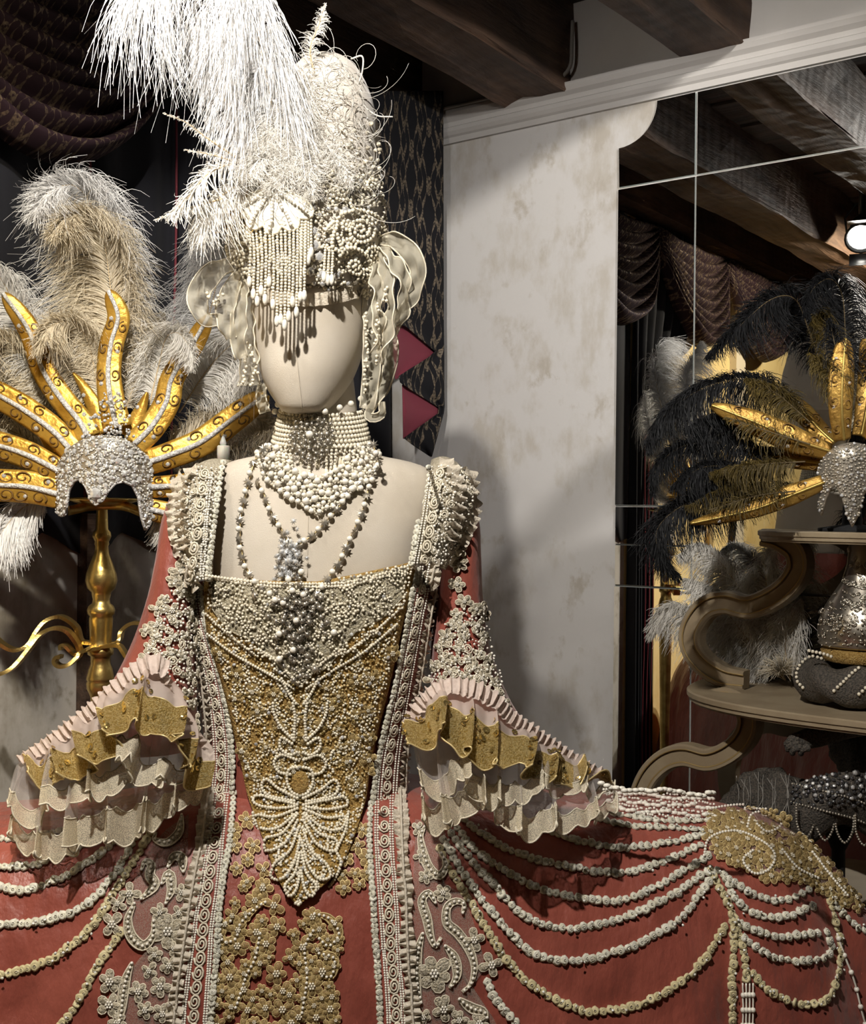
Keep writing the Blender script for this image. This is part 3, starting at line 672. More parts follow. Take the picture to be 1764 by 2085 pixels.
# --- rosette swags on the skirt
STR = [
 ('w', [(1250, 1659), (1326, 1670), (1380, 1674), (1439, 1672)]), ('w', [(1205, 1667), (1288, 1684), (1363, 1687), (1427, 1691)]),
 ('w', [(1040, 1672), (1100, 1689), (1175, 1712), (1269, 1727), (1363, 1716), (1431, 1700)]),
 ('g', [(944, 1671), (1002, 1712), (1070, 1743), (1160, 1765), (1250, 1778), (1326, 1764), (1427, 1723)]),
 ('w', [(931, 1688), (968, 1733), (1036, 1777), (1104, 1811), (1175, 1828), (1262, 1834), (1326, 1810), (1394, 1772), (1442, 1744)]),
 ('g', [(917, 1699), (951, 1743), (1002, 1797), (1043, 1845), (1087, 1875), (1149, 1890), (1224, 1881), (1288, 1862), (1363, 1825), (1439, 1776)]),
 ('w', [(903, 1709), (927, 1753), (961, 1804), (1002, 1858), (1046, 1906), (1090, 1943), (1156, 1956), (1250, 1939), (1345, 1898), (1401, 1851), (1450, 1783)]),
 ('g', [(895, 1729), (920, 1780), (954, 1831), (995, 1899), (1036, 1960), (1087, 2008), (1175, 2055), (1243, 2056), (1307, 2043), (1382, 2002), (1431, 1956), (1476, 1885)]),
 ('w', [(992, 1998), (1012, 2035), (1050, 2083), (1110, 2140), (1200, 2190), (1300, 2195), (1400, 2160), (1460, 2110)]),
 ('g', [(1445, 1770), (1476, 1828), (1491, 1862), (1495, 1926), (1491, 2002), (1493, 2180)]), ('g', [(1497, 1868), (1510, 1926), (1518, 1964), (1521, 1994)]),
 ('g', [(1461, 1772), (1499, 1802), (1552, 1828), (1600, 1832), (1646, 1813)]), ('w', [(1476, 1791), (1506, 1840), (1552, 1866), (1600, 1866), (1653, 1845)]),
 ('g', [(1506, 1881), (1552, 1900), (1600, 1906), (1664, 1898)]), ('w', [(1514, 1911), (1559, 1941), (1616, 1956), (1664, 1953), (1691, 1934), (1683, 1900)]),
 ('g', [(1533, 1983), (1570, 2020), (1627, 2045), (1676, 2039), (1702, 1994), (1710, 1926), (1698, 1870), (1687, 1821)]),
 ('w', [(1700, 1835), (1717, 1862), (1747, 1889), (1775, 1897)]),
 ('w', [(-260, 1690), (-120, 1702), (34, 1709), (90, 1700), (150, 1690)]), ('w', [(-330, 1725), (-200, 1755), (-100, 1768), (0, 1767), (68, 1762), (112, 1746), (163, 1726), (211, 1699)]),
 ('g', [(-330, 1760), (-200, 1795), (-100, 1805), (0, 1807), (51, 1813), (112, 1794), (170, 1763), (235, 1716)]),
 ('w', [(-330, 1790), (-220, 1850), (-110, 1880), (0, 1882), (68, 1877), (136, 1862), (180, 1838), (218, 1801), (252, 1753), (279, 1702), (310, 1661)]),
 ('g', [(-340, 1850), (-240, 1950), (-120, 1990), (0, 1984), (51, 1974), (102, 1954), (153, 1920), (190, 1882), (224, 1831), (259, 1777), (289, 1729), (320, 1671)]),
 ('g', [(248, 1899), (211, 1947), (180, 2001), (153, 2049), (126, 2083), (50, 2130), (-80, 2150), (-220, 2110), (-330, 1980)])]
cnt = 0; rest = MB()
for kind, pts in sorted(STR, key=lambda s_: -max(p[1] for p in s_[1])):
    P, N = cast_line(BS, pts, spacing=14.5, off=.001); N = smoothN(N)
    mb = MB(); mb.tube(P, .0022, 5); so = put('rosette_strand', mb, MATS['cream_cord'], gown)
    for p, n in zip(P, N):
        q = p + nrm(rng.normal(0, 1, 3)) * .0012; r = .0060 * rng.uniform(.88, 1.15); nn = nrm(n + rng.normal(0, .22, 3))
        if cnt < 300: piece('rosette', ros_me['rosette' if kind == 'w' else 'rosette_gold'], q, frameZ(nn, rng.uniform(0, 6)), so, r); cnt += 1
        else: rest.inst(ROSB, [q], r, frameZ(nn, rng.uniform(0, 6))[None])
put('rosette', rest, MATS['rosette'], gown, kind='stuff')
# sequins glinting on the strands
mb = MB()
for kind, pts in STR:
    P, N = cast_line(BS, pts, spacing=11, off=.0075)
    sel = rng.random(len(P)) < .35; mb.inst(GEM, P[sel] + rng.normal(0, .003, (sel.sum(), 3)), .0022, frames(N[sel] + rng.normal(0, .4, (sel.sum(), 3))))
put('sequins', mb, MATS['sequin_pale'], gown, kind='stuff')

# --- robe edges: braid, pearl rows, coiled cord, pleated ruffle
BL = dict(braid=[(452, 950), (447, 975), (431, 1083), (420, 1168), (422, 1250), (458, 1397), (478, 1545), (471, 1692), (452, 1810), (440, 1950), (430, 2095), (405, 2500)],
          pearl1=[(428, 970), (416, 1083), (410, 1168), (413, 1250), (450, 1397), (469, 1545), (455, 1692), (443, 1810), (430, 1906), (418, 2095), (390, 2500)],
          swirl=[(417, 972), (403, 1083), (396, 1168), (404, 1250), (440, 1397), (458, 1545), (442, 1692), (424, 1810), (413, 1906), (393, 2095), (360, 2500)],
          pearl2=[(395, 1168), (400, 1250), (432, 1397), (446, 1545), (430, 1692), (416, 1780), (395, 1906), (372, 2095), (335, 2500)],
          ruffle=[(392, 1150), (397, 1250), (424, 1397), (434, 1545), (417, 1692), (401, 1770), (378, 1906), (352, 2095), (310, 2500)])
BR = dict(braid=[(872, 952), (868, 975), (846, 1130), (826, 1250), (799, 1397), (766, 1545), (752, 1692), (760, 1850), (776, 2095), (800, 2500)],
          pearl1=[(882, 970), (855, 1130), (835, 1250), (806, 1397), (775, 1545), (766, 1692), (775, 1850), (793, 2095), (818, 2500)],
          swirl=[(897, 970), (866, 1130), (844, 1250), (816, 1397), (787, 1545), (782, 1692), (790, 1850), (808, 2095), (838, 2500)],
          pearl2=[(872, 1150), (853, 1250), (826, 1397), (802, 1545), (796, 1692), (806, 1850), (822, 2095), (856, 2500)],
          ruffle=[(886, 1150), (866, 1250), (842, 1397), (815, 1545), (816, 1692), (825, 1850), (840, 2095), (878, 2500)])
for B in (BL, BR):
    # backing strip of the robe edge
    ys_ = np.linspace(1205, 2500, 90); a, b = [np.stack([np.interp(ys_, [p[1] for p in L], [p[0] for p in L]), ys_], 1) for L in (B['braid'], B['ruffle'])]
    g = np.zeros((90, 5, 3))
    for i in range(90):
        for j in range(5):
            q = a[i] + (b[i] - a[i]) * j / 4; g[i, j] = cast(BS, q[0], q[1], .004, 1.6)[0]
    mb = MB(); mb.grid(g); solid(put('robe_edge', mb, MATS['taffeta'], gown), .003, 0)
    P, N = cast_line(BS, B['braid'], spacing=10.5, off=.006); N = smoothN(N)
    mb = MB(); mb.tube(P, .0022, 5); so = put('braid', mb, MATS['cream_cord'], gown)
    mb = MB(); mb.inst(ROSB, P, np.full(len(P), .0046) * rng.uniform(.9, 1.15, len(P)), frames(N + rng.normal(0, .2, N.shape), rng.uniform(0, 6, len(P)))); put('braid_rosettes', mb, MATS['rosette'], so, kind='stuff')
    for key in ('pearl1', 'pearl2'):
        for dx in (-2.6, 2.6):
            P, N = cast_line(BS, [(x + dx, y) for x, y in B[key]], spacing=5.0, off=.0065)
            mb = MB(); mb.inst(S1, P, .0017); put('pearl_row', mb, MATS['pearl_white'], gown, kind='stuff')
    P, N = cast_line(BS, B['swirl'], spacing=29, off=.0055); N = smoothN(N); S, T = side_of(P, N)
    for p, n, t in zip(P, N, T):
        R = np.stack([nrm(np.cross(t, n)), nrm(t), n], 1); piece('coil', sw_me['cream_cord'], p, R, gown, .0108)
    P, N = cast_line(BS, B['ruffle'], spacing=2.2, off=.008); N = smoothN(N, 6); S, T = side_of(P, N)
    k = len(P); w = np.linspace(-1, 1, 5); ph = np.cumsum(rng.uniform(.8, 1.3, k)) * .95
    g = P[:, None] + S[:, None] * (w[None, :, None] * (.0095 + .002 * np.sin(np.arange(k) * .11))[:, None, None]) + N[:, None] * (np.sin(ph)[:, None] * .0035 * (.4 + np.abs(w))[None])[..., None] + T[:, None] * (np.sin(ph * .5)[:, None] * .003 * w[None])[..., None]
    mb = MB(); mb.grid(g); put('pleated_ruffle', mb, MATS['ruffle'], gown)
    mb = MB(); mb.tube(P + N * .003, .0018, 5); put('gathering_cord', mb, MATS['ruffle'], gown)

# --- lace motifs laid on the silk: petals and scrolls of corded lace
def patch(mbF, mbC, out, bvh=None, off=.003, dome=.003, cord=.00105):
    bvh = bvh or BS; P, N = [], []; last = 1.6
    for q in out:
        p, n = cast(bvh, q[0], q[1], off, last); last = p[1]; P.append(p); N.append(n)
    P = np.array(P)
    if np.ptp(P[:, 1]) > .05: return None, None
    n = nrm(np.mean(N, 0)); c = P.mean(0) + n * dome; k = len(P)
    mid = (P + c) / 2 + n * dome * .6
    if mbF is not None: mbF.add(np.vstack([P, mid, [c]]), [[i, (i + 1) % k, k + (i + 1) % k, k + i] for i in range(k)] + [[k + i, k + (i + 1) % k, 2 * k] for i in range(k)])
    if mbC is not None: mbC.tube(P + n * .0008, cord, 4, closed=True)
    return c, n
def petal(cx, cy, ang, L, w, n=10):
    t = np.linspace(0, 2 * PI, n, endpoint=False); x = L * (.5 - .5 * np.cos(t)); y = w * np.sin(t) * (.45 + .55 * (x / L))
    c, s = math.cos(ang), math.sin(ang); return [(cx + x_ * c - y_ * s, cy + x_ * s + y_ * c) for x_, y_ in zip(x, y)]
def flower(cx, cy, r, parent, fill, cord, pearl='pearl_white', np_=5, bvh=None, off=.003, name='lace_flower', spin=None):
    a0 = rng.uniform(0, 6) if spin is None else spin; F, Cc, B = MB(), MB(), []
    for k in range(np_):
        rr = r * rng.uniform(.85, 1.1); patch(F, Cc, petal(cx, cy, a0 + k * 2 * PI / np_ + rng.normal(0, .12), rr, rr * .42), bvh, off, cord=.0009)
    if F.n == 0: return None
    o = put(name, F, MATS[fill], parent); put('cord', Cc, MATS[cord], o)
    c, n = cast(bvh or BS, cx, cy, off + .004, 1.6)
    R = frameZ(n); mb = MB(); k = 6; th = np.arange(k) / k * 2 * PI; rad = .0034 * min(1.3, r / 24)
    mb.inst(S1, np.vstack([c[None], c + (R[:, 0] * np.cos(th)[:, None] + R[:, 1] * np.sin(th)[:, None]) * rad]), rad * .48); put('pearl_centre', mb, MATS[pearl], o)
    return o
def scroll(pts, w, parent, fill, cord, beads=True, bvh=None, off=.003, name='lace_scroll'):
    P, N = cast_line(bvh or BS, pts, spacing=5, off=off); N = smoothN(N, 4); S, T = side_of(P, N); k = len(P)
    t = np.linspace(0, 1, k); ww = w * SK * (np.clip(np.sin(t * PI * .9 + .25), .25, 1))
    mb = MB(); mb.grid(np.stack([P - S * ww[:, None], P + N * .002, P + S * ww[:, None]], 1)); o = put(name, mb, MATS[fill], parent)
    mb = MB(); e1, e2 = P - S * ww[:, None] + N * .001, P + S * ww[:, None] + N * .001
    mb.tube(np.vstack([e1, e2[::-1]]), .0011, 4, closed=True); put('cord', mb, MATS[cord], o)
    if beads:
        mb = MB(); mb.inst(S1, (P + N * .003)[::2], .0022); put('pearl_line', mb, MATS['pearl_white'], o, kind='stuff')
    return o
CR_ = ('lace_cream', 'cream_cord')
for pts in ([(863, 1688), (856, 1712), (870, 1763), (893, 1784), (907, 1763), (895, 1736)], [(886, 1838), (873, 1818), (859, 1835), (869, 1872), (876, 1906), (886, 1926), (897, 1909)],
            [(941, 1858), (944, 1841), (927, 1835), (910, 1848), (910, 1879), (931, 1899), (954, 1933), (965, 1967), (958, 2001), (941, 2018)], [(934, 2032), (961, 2052), (985, 2059), (992, 2075)], [(905, 1925), (925, 1950), (930, 1985), (915, 2010)],
            [(371, 1665), (364, 1699), (340, 1719), (316, 1712), (318, 1699)], [(374, 1777), (371, 1750), (354, 1746), (343, 1767)], [(289, 1831), (316, 1804), (306, 1784), (309, 1763), (296, 1756), (289, 1773)],
            [(269, 1960), (258, 1991), (252, 2025), (248, 2062), (240, 2090)], [(275, 1840), (262, 1872), (268, 1905), (292, 1925), (312, 1905), (314, 1870)], [(330, 1800), (345, 1780), (350, 1810), (338, 1840)], [(860, 1900), (850, 1940), (848, 1990), (856, 2040)]):
    scroll(pts, 9, gown, *CR_)
for (x, y, r, n) in [(900, 1818, 19, 5), (866, 1787, 16, 5), (883, 1981, 40, 6), (965, 1913, 24, 4), (999, 1964, 26, 4), (903, 2052, 26, 5), (975, 2082, 24, 5), (850, 1690, 16, 4), (855, 1745, 15, 4), (935, 2075, 20, 5), (860, 2070, 18, 5),
                     (265, 1821, 24, 4), (241, 1841, 18, 4), (230, 1882, 26, 4), (343, 1896, 38, 6), (224, 1998, 26, 5), (224, 2045, 26, 5), (326, 2008, 24, 5), (282, 2018, 22, 5), (371, 1818, 20, 5), (326, 1858, 18, 5), (316, 1943, 18, 5), (296, 2055, 20, 5), (345, 1965, 20, 5), (330, 2062, 20, 5), (365, 1860, 17, 4), (352, 2045, 16, 4), (240, 2080, 20, 5), (355, 1930, 16, 4), (305, 1975, 18, 4)]:
    flower(x, y, r, gown, *CR_, np_=n)
# net ground under the lace
for poly in ([(1440, 1668), (1500, 1656), (1565, 1660), (1630, 1705), (1690, 1780), (1730, 1835), (1690, 1835), (1640, 1795), (1560, 1792), (1500, 1762), (1445, 1735)], [(845, 1670), (905, 1690), (900, 1790), (945, 1830), (985, 1960), (960, 2020), (1010, 2095), (845, 2095)], [(385, 1660), (330, 1700), (290, 1760), (250, 1870), (300, 1940), (245, 2000), (235, 2095), (365, 2095)]):
    q = cr(poly + [poly[0]], 60)[:-1]; F = MB(); P = np.array([cast(BS, x, y, .0025, 1.6)[0] for x, y in q]); c = q.mean(0)
    rings = [P] + [np.array([cast(BS, *(c + (x - c) * s), .0025, 1.6)[0] for x in q]) for s in (.75, .5, .25, .02)]
    F.grid(np.array(rings), cv=True); put('net_ground', F, MATS['net'], gown)
# gold corded lace down the petticoat front and beside the stomacher point
def fill_region(poly, n, rlo, rhi, fn, seed, mind=.8):
    r = np.random.default_rng(seed); poly = np.array(poly, float); lo, hi = poly.min(0), poly.max(0); pts = []
    def inside(p):
        c = False; j = len(poly) - 1
        for i in range(len(poly)):
            if (poly[i][1] > p[1]) != (poly[j][1] > p[1]) and p[0] < (poly[j][0] - poly[i][0]) * (p[1] - poly[i][1]) / (poly[j][1] - poly[i][1]) + poly[i][0]: c = not c
            j = i
        return c
    for _ in range(n * 60):
        if len(pts) >= n: break
        p = r.uniform(lo, hi); rad = r.uniform(rlo, rhi)
        if inside(p) and all(math.hypot(p[0] - a, p[1] - b) > mind * (rad + c) for a, b, c in pts): pts.append((p[0], p[1], rad)); fn(p[0], p[1], rad, r)
    return pts
GO = ('gold_net', 'gold_cord')
gf = lambda x, y, rad, r: flower(x, y, rad, gown, *GO, np_=int(r.integers(4, 7)), pearl='pearl', name='gold_lace_flower')
fill_region([(490, 1800), (560, 1800), (575, 1850), (560, 1920), (585, 2000), (600, 2095), (432, 2095), (445, 1960), (440, 1900), (475, 1850)], 46, 12, 26, gf, 1, .62)
fill_region([(600, 1870), (690, 1855), (700, 1930), (675, 1990), (685, 2095), (595, 2095), (585, 1990)], 32, 12, 26, gf, 2, .62)
fill_region([(478, 1660), (500, 1660), (540, 1780), (560, 1810), (490, 1800), (468, 1760)], 12, 13, 20, gf, 3)
fill_region([(730, 1660), (752, 1700), (750, 1790), (700, 1830), (690, 1790)], 9, 13, 20, gf, 4)
fill_region([(1440, 1668), (1500, 1650), (1570, 1652), (1640, 1705), (1700, 1780), (1745, 1835), (1745, 1850), (1690, 1835), (1640, 1795), (1560, 1792), (1500, 1762), (1445, 1735)], 84, 11, 21, gf, 5, .52)
for pts in ([(470, 1875), (450, 1885), (455, 1915), (480, 1910), (490, 1880), (520, 1850), (545, 1835)], [(640, 1860), (670, 1870), (690, 1900), (670, 1925), (650, 1910)], [(650, 1940), (680, 1950), (675, 1985), (650, 1985)], [(480, 2050), (500, 1990), (520, 1950), (530, 1900)], [(615, 2060), (625, 1990), (620, 1930), (640, 1890)]):
    scroll(pts, 8, gown, *GO)
# pearl lines on the hip lace
for pts in ([(1432, 1745), (1440, 1715), (1470, 1700), (1510, 1700), (1560, 1725), (1575, 1750), (1560, 1775), (1530, 1780), (1510, 1755), (1530, 1735)], [(1520, 1690), (1530, 1665), (1560, 1660), (1590, 1670), (1585, 1690), (1560, 1700), (1540, 1685)], [(1440, 1655), (1500, 1646), (1560, 1647)], [(1590, 1735), (1620, 1770), (1660, 1790)], [(1650, 1740), (1690, 1790), (1720, 1825)]):
    P, N = cast_line(BS, pts, spacing=6, off=.006); mb = MB(); mb.inst(S1, P, .0024); put('pearl_row', mb, MATS['pearl_white'], gown, kind='stuff')
# white shell and pearl trim along the top of the hoop
for k, y0 in enumerate(range(1604, 1664, 8)):
    pts = [(1225 + k * 4, y0 - 4), (1300, y0 + 3), (1380, y0 + 9), (1452, y0 + 13)]
    P, N = cast_line(BS, [(x, y + 2 * math.sin(x * .05 + k)) for x, y in cr(pts, 14)], spacing=5.5 if k % 2 else 10, off=.003)
    if P[0][1] > 2.3: continue
    P = P + rng.normal(0, .0012, P.shape)
    mb = MB(); mb.inst(S1, P, .0022 if k % 2 else np.array([[.0062, .004, .0035]] * len(P))); put('pearl_row', mb, MATS['pearl_white'], gown, kind='stuff')
# tassel strings
for dx in (0, 7, 14, 21):
    pts = [(1511 + dx, 2000), (1512 + dx, 2050), (1510 + dx, 2110)]
    P, N = cast_line(BS, pts, spacing=6, off=.004); mb = MB(); mb.tube(P, .0013, 5); mb.inst(S1, P[4::5], .004); put('tassel_string', mb, MATS['pearl_white'], gown)
P, N = cast_line(BS, [(1700, 1900), (1713, 1938), (1736, 1998), (1751, 2058), (1762, 2095)], spacing=6, off=.004); mb = MB(); mb.tube(P, .0016, 5); mb.inst(S1, P[2::6], .0042); put('tassel_string', mb, MATS['pearl_white'], gown)

# --- stomacher: stiff gold panel crusted with pearls
EL = [(1140, 418), (1165, 418), (1290, 428), (1400, 462), (1490, 482), (1560, 498), (1650, 514), (1740, 548), (1800, 568), (1842, 605)]
ER = [(1140, 842), (1165, 838), (1290, 812), (1400, 788), (1500, 762), (1560, 750), (1640, 742), (1700, 725), (1780, 690), (1842, 608)]
def stx(y, s):
    a, b = np.interp(y, [p[0] for p in EL], [p[1] for p in EL]), np.interp(y, [p[0] for p in ER], [p[1] for p in ER]); return a + (b - a) * s
def sty(t, s): return (1176 + 8 * math.sin(s * PI) - 34 * max(0, s - .55) / .45) * (1 - t) + 1840 * t
ny, nx = 70, 30; g = np.zeros((ny, nx, 3))
last = 1.63
for i in range(ny):
    for j in range(nx):
        s = j / (nx - 1); y = sty(i / (ny - 1), s); p, n = cast(BS, stx(y, s), y, .005, last)
        if p[1] > 1.72: p = at(stx(y, s), y, last)
        last = p[1]; g[i, j] = p
# smooth depth so the stiff panel spans waist and skirt top
for _ in range(10): g[1:-1] = (g[1:-1] * 2 + g[:-2] + g[2:]) / 4
g[:, :, 1] -= .004
stm = MB(); stm.grid(g); sto = put('stomacher', stm, MATS['gold_lace'], gown); solid(sto, .004, 0)
ST = stm.bvh()
def bead_rows(lines, r, mat, parent, spacing, off, name='pearl_line', bvh=None):
    for pts in lines:
        P, N = cast_line(bvh or ST, pts, spacing=spacing, off=off, dY=1.62); mb = MB(); mb.inst(S1, P, r); put(name, mb, MATS[mat], parent, kind='stuff')
# upper silver lace V
vm = MB(); gg = np.zeros((22, 24, 3))
for i in range(22):
    for j in range(24):
        s = j / 23; yt = sty(0, s) + 8; yb = 1392 - 150 * abs(s - .47) ** 1.15 / .47 ** 1.15 + 10 * math.sin(s * 22)
        y = yt + (yb - yt) * i / 21; gg[i, j] = cast(ST, stx(y, .03 + .94 * s), y, .0035 + .003 * rng.random(), 1.62)[0]
vm.grid(gg); put('silver_lace', vm, MATS['lace_silver'], sto)
# scattered pearl crust
def scatter(n, test, r0, r1, off, mat, name, seed, bvh=None, base=S1, mind=4.2, box=(415, 1150, 850, 1845), parent=None):
    r = np.random.default_rng(seed); cell = {}; P, R_ = [], []
    for _ in range(n * 4):
        if len(P) >= n: break
        x, y = r.uniform(box[0], box[2]), r.uniform(box[1], box[3])
        if not test(x, y, r): continue
        k = (int(x / mind), int(y / mind))
        if any((x - a) ** 2 + (y - b) ** 2 < mind * mind for i in (-1, 0, 1) for j in (-1, 0, 1) for a, b in cell.get((k[0] + i, k[1] + j), ())): continue
        p, n_ = cast(bvh or ST, x, y, off, None)
        if p is None: continue
        cell.setdefault(k, []).append((x, y)); P.append((p, n_)); R_.append(r.uniform(r0, r1))
    mb = MB(); mb.inst(base, np.array([p for p, _ in P]), np.array(R_), frames(np.array([n for _, n in P]) + r.normal(0, .3, (len(P), 3)))); return put(name, mb, MATS[mat], parent or sto, kind='stuff')
inV = lambda x, y: y < 1395 - 150 * abs((x - 615) / 200) ** 1.15
def clump(x, y): return math.sin(x * .11 + 2 * math.sin(y * .045)) + math.sin(y * .083 + 1.7 * math.sin(x * .06))
inS = lambda x, y: stx(y, .015) < x < stx(y, .985) and y > sty(0, (x - 418) / 424) + 2
scatter(2300, lambda x, y, r: inS(x, y) and inV(x, y) and clump(x, y) > -1.0, .0015, .0026, .0075, 'pearl', 'seed_pearls', 1)
scatter(230, lambda x, y, r: inS(x, y) and inV(x, y), .0013, .0022, .007, 'antique_silver', 'silver_beads', 2, base=GEM)
scatter(2900, lambda x, y, r: inS(x, y) and not inV(x, y) and clump(x * 1.2, y) > -.25, .0015, .0025, .0035, 'pearl', 'seed_pearls', 3)
scatter(1900, lambda x, y, r: inS(x, y) and not inV(x, y) and y < 1720, .0013, .0024, .003, 'pearl_gold', 'gold_beads', 4, mind=5)
scatter(260, lambda x, y, r: inS(x, y) and not inV(x, y), .0016, .0030, .004, 'sequin', 'sequins', 5, base=GEM, mind=9)
scatter(90, lambda x, y, r: inS(x, y), .0022, .0034, .006, 'crystal', 'crystals', 6, base=GEM, mind=22)
# small gold cord curls all over the lower panel
fl = lambda x, y, rad, r: flower(x, y, rad, gown, *GO, np_=5, pearl='pearl', bvh=ST, off=.002, name='gold_lace_flower')
fill_region([(432, 1300), (560, 1390), (610, 1420), (670, 1390), (805, 1290), (770, 1480), (750, 1600), (500, 1600), (470, 1440)], 40, 13, 21, fl, 9)
# pearl scrollwork of the point: mirror-symmetric lines about the centre
def sym(pts, cx=612, dx=0.02): return [pts, [(2 * (cx + (y - 1500) * dx * 0) - x, y + (cx - x) * 0.02) for x, y in pts]]
L_ = []
for pts in ([(612, 1395), (585, 1365), (560, 1340), (530, 1320)], [(604, 1430), (590, 1410), (575, 1380)], [(600, 1500), (602, 1460), (598, 1430)], [(600, 1505), (575, 1480), (560, 1450), (558, 1430)], [(596, 1512), (575, 1500), (572, 1520), (590, 1535), (606, 1530)],
            [(605, 1545), (575, 1535), (560, 1550), (570, 1570), (592, 1575)], [(612, 1560), (590, 1565), (586, 1590), (596, 1612), (612, 1620)], [(606, 1625), (570, 1605), (545, 1585), (535, 1600), (550, 1620), (600, 1632)], [(606, 1640), (560, 1628), (525, 1620), (520, 1640), (560, 1650), (600, 1645)],
            [(606, 1650), (560, 1668), (522, 1665), (530, 1690), (565, 1690), (604, 1660)], [(606, 1662), (575, 1700), (540, 1712), (545, 1735), (580, 1720), (606, 1675)], [(608, 1690), (590, 1735), (560, 1760), (552, 1785), (575, 1790), (598, 1760), (610, 1715)],
            [(610, 1740), (600, 1780), (580, 1805), (590, 1825), (604, 1810), (612, 1770)], [(540, 1735), (530, 1760), (550, 1800), (570, 1815), (590, 1835), (608, 1842)], [(515, 1655), (520, 1690), (538, 1730)]):
    L_ += sym(pts)
bead_rows(L_, .0025, 'pearl', sto, 6.0, .006)
# white crust in the very point
scatter(420, lambda x, y, r: inS(x, y) and y > 1690 and abs(x - 608) < 70 * (1850 - y) / 150, .0016, .0024, .004, 'pearl_white', 'seed_pearls', 8)
# neckline rows
bead_rows([[(420, 1172 + k * 6), (520, 1186 + k * 6), (615, 1190 + k * 6), (720, 1184 + k * 6), (838, 1148 + k * 6)] for k in (0, 1)], .0026, 'pearl', sto, 6.4, .006)
bead_rows([[(428, 1290), (480, 1330), (540, 1365), (600, 1400)], [(805, 1270), (740, 1325), (680, 1362), (625, 1400)], [(425, 1250), (470, 1290), (520, 1330)], [(815, 1235), (760, 1285), (700, 1330)]], .0022, 'pearl', sto, 5.6, .006)
mb = MB(); c, n = cast(ST, 612, 1592, .004, 1.6); mb.inst((S2[0] * np.array([.8, 1.1, .35]), S2[1]), [c], .016, frameZ(n)[None]); put('oval_boss', mb, MATS['gold_lace'], sto)

# --- sleeves: corded lace, pearls, then gathered ruffles, sequined gold edging and two sheer tulle falls
for side, poly, sd in (('l', [(345, 1185), (385, 1180), (398, 1300), (412, 1420), (400, 1500), (350, 1360), (315, 1310), (290, 1370), (255, 1420), (300, 1290), (318, 1215)], 21), ('r', [(925, 1240), (955, 1230), (985, 1250), (985, 1330), (1010, 1400), (1030, 1450), (940, 1400), (880, 1400), (860, 1420), (900, 1320)], 22)):
    fill_region(poly, 30, 11, 18, lambda x, y, rad, r: flower(x, y, rad, gown, *CR_, np_=int(r.integers(4, 6)), bvh=BODY, off=.004, name='sleeve_flower'), sd, .75)
for (x, y, r) in [(362, 1165, 20), (366, 1192, 18), (936, 1120, 15), (936, 1150, 17), (932, 1190, 17), (944, 1225, 16), (975, 1240, 16), (928, 1090, 14)]: flower(x, y, r, gown, *CR_, bvh=BODY, off=.005, name='sleeve_flower')
rr_ = lambda poly, n, sd: fill_region(poly, n, 9, 14, lambda x, y, rad, r: piece('coil', sw_me['cream_cord'], *(lambda q: (q[0], frameZ(q[1], r.uniform(0, 6))))(cast(BODY, x, y, .005, 1.66)), gown, rad * SK), sd, .85)
rr_([(385, 1170), (408, 1170), (425, 960), (400, 955), (372, 985), (358, 1040), (362, 1120)], 26, 31)
rr_([(880, 1150), (905, 1150), (945, 1080), (958, 1010), (940, 960), (905, 950), (890, 1000), (870, 1090)], 26, 32)
rr_([(300, 1330), (340, 1250), (395, 1290), (410, 1420), (360, 1380)], 18, 33)
rr_([(890, 1390), (930, 1260), (980, 1290), (1020, 1420), (950, 1400)], 18, 34)
def scat_body(n, poly, r0, r1, off, mat, seed, base=S1, mind=5):
    poly = np.array(poly, float)
    def ins(p):
        c = False; j = len(poly) - 1
        for i in range(len(poly)):
            if (poly[i][1] > p[1]) != (poly[j][1] > p[1]) and p[0] < (poly[j][0] - poly[i][0]) * (p[1] - poly[i][1]) / (poly[j][1] - poly[i][1]) + poly[i][0]: c = not c
            j = i
        return c
    lo, hi = poly.min(0), poly.max(0)
    scatter(n, lambda x, y, r: ins((x, y)), r0, r1, off, mat, 'seed_pearls', seed, BODY, base, mind, (lo[0], lo[1], hi[0], hi[1]), gown)
for poly, sd in (([(300, 1330), (345, 1190), (392, 1190), (412, 1480), (350, 1400)], 41), ([(870, 1420), (920, 1240), (985, 1240), (1030, 1450), (950, 1410)], 42), ([(385, 1190), (362, 1120), (355, 1030), (400, 955), (440, 960), (420, 1170)], 43), ([(880, 1150), (905, 1150), (945, 1080), (958, 1010), (940, 955), (875, 955)], 44)):
    scat_body(260, poly, .0014, .0024, .006, 'pearl_white', sd)
# fringe on the outer shoulder edges
for A in ([(372, 975), (358, 1040), (362, 1110), (378, 1160)], [(948, 965), (960, 1020), (945, 1090), (915, 1150)], [(398, 960), (380, 1000), (378, 1060), (385, 1120)], [(905, 945), (925, 985), (925, 1040), (905, 1100)]):
    P, N = cast_line(BODY, A, spacing=2.5, off=.008, dY=1.7); N = smoothN(N, 6); S, T = side_of(P, N); k = len(P); w = np.linspace(-1, 1, 5); ph = np.arange(k) * .9
    g = P[:, None] + S[:, None] * (w * .011)[None, :, None] + N[:, None] * (np.sin(ph)[:, None] * .005 * (.3 + np.abs(w))[None])[..., None]
    mb = MB(); mb.grid(g); put('pleated_ruffle', mb, MATS['ruffle'], gown)

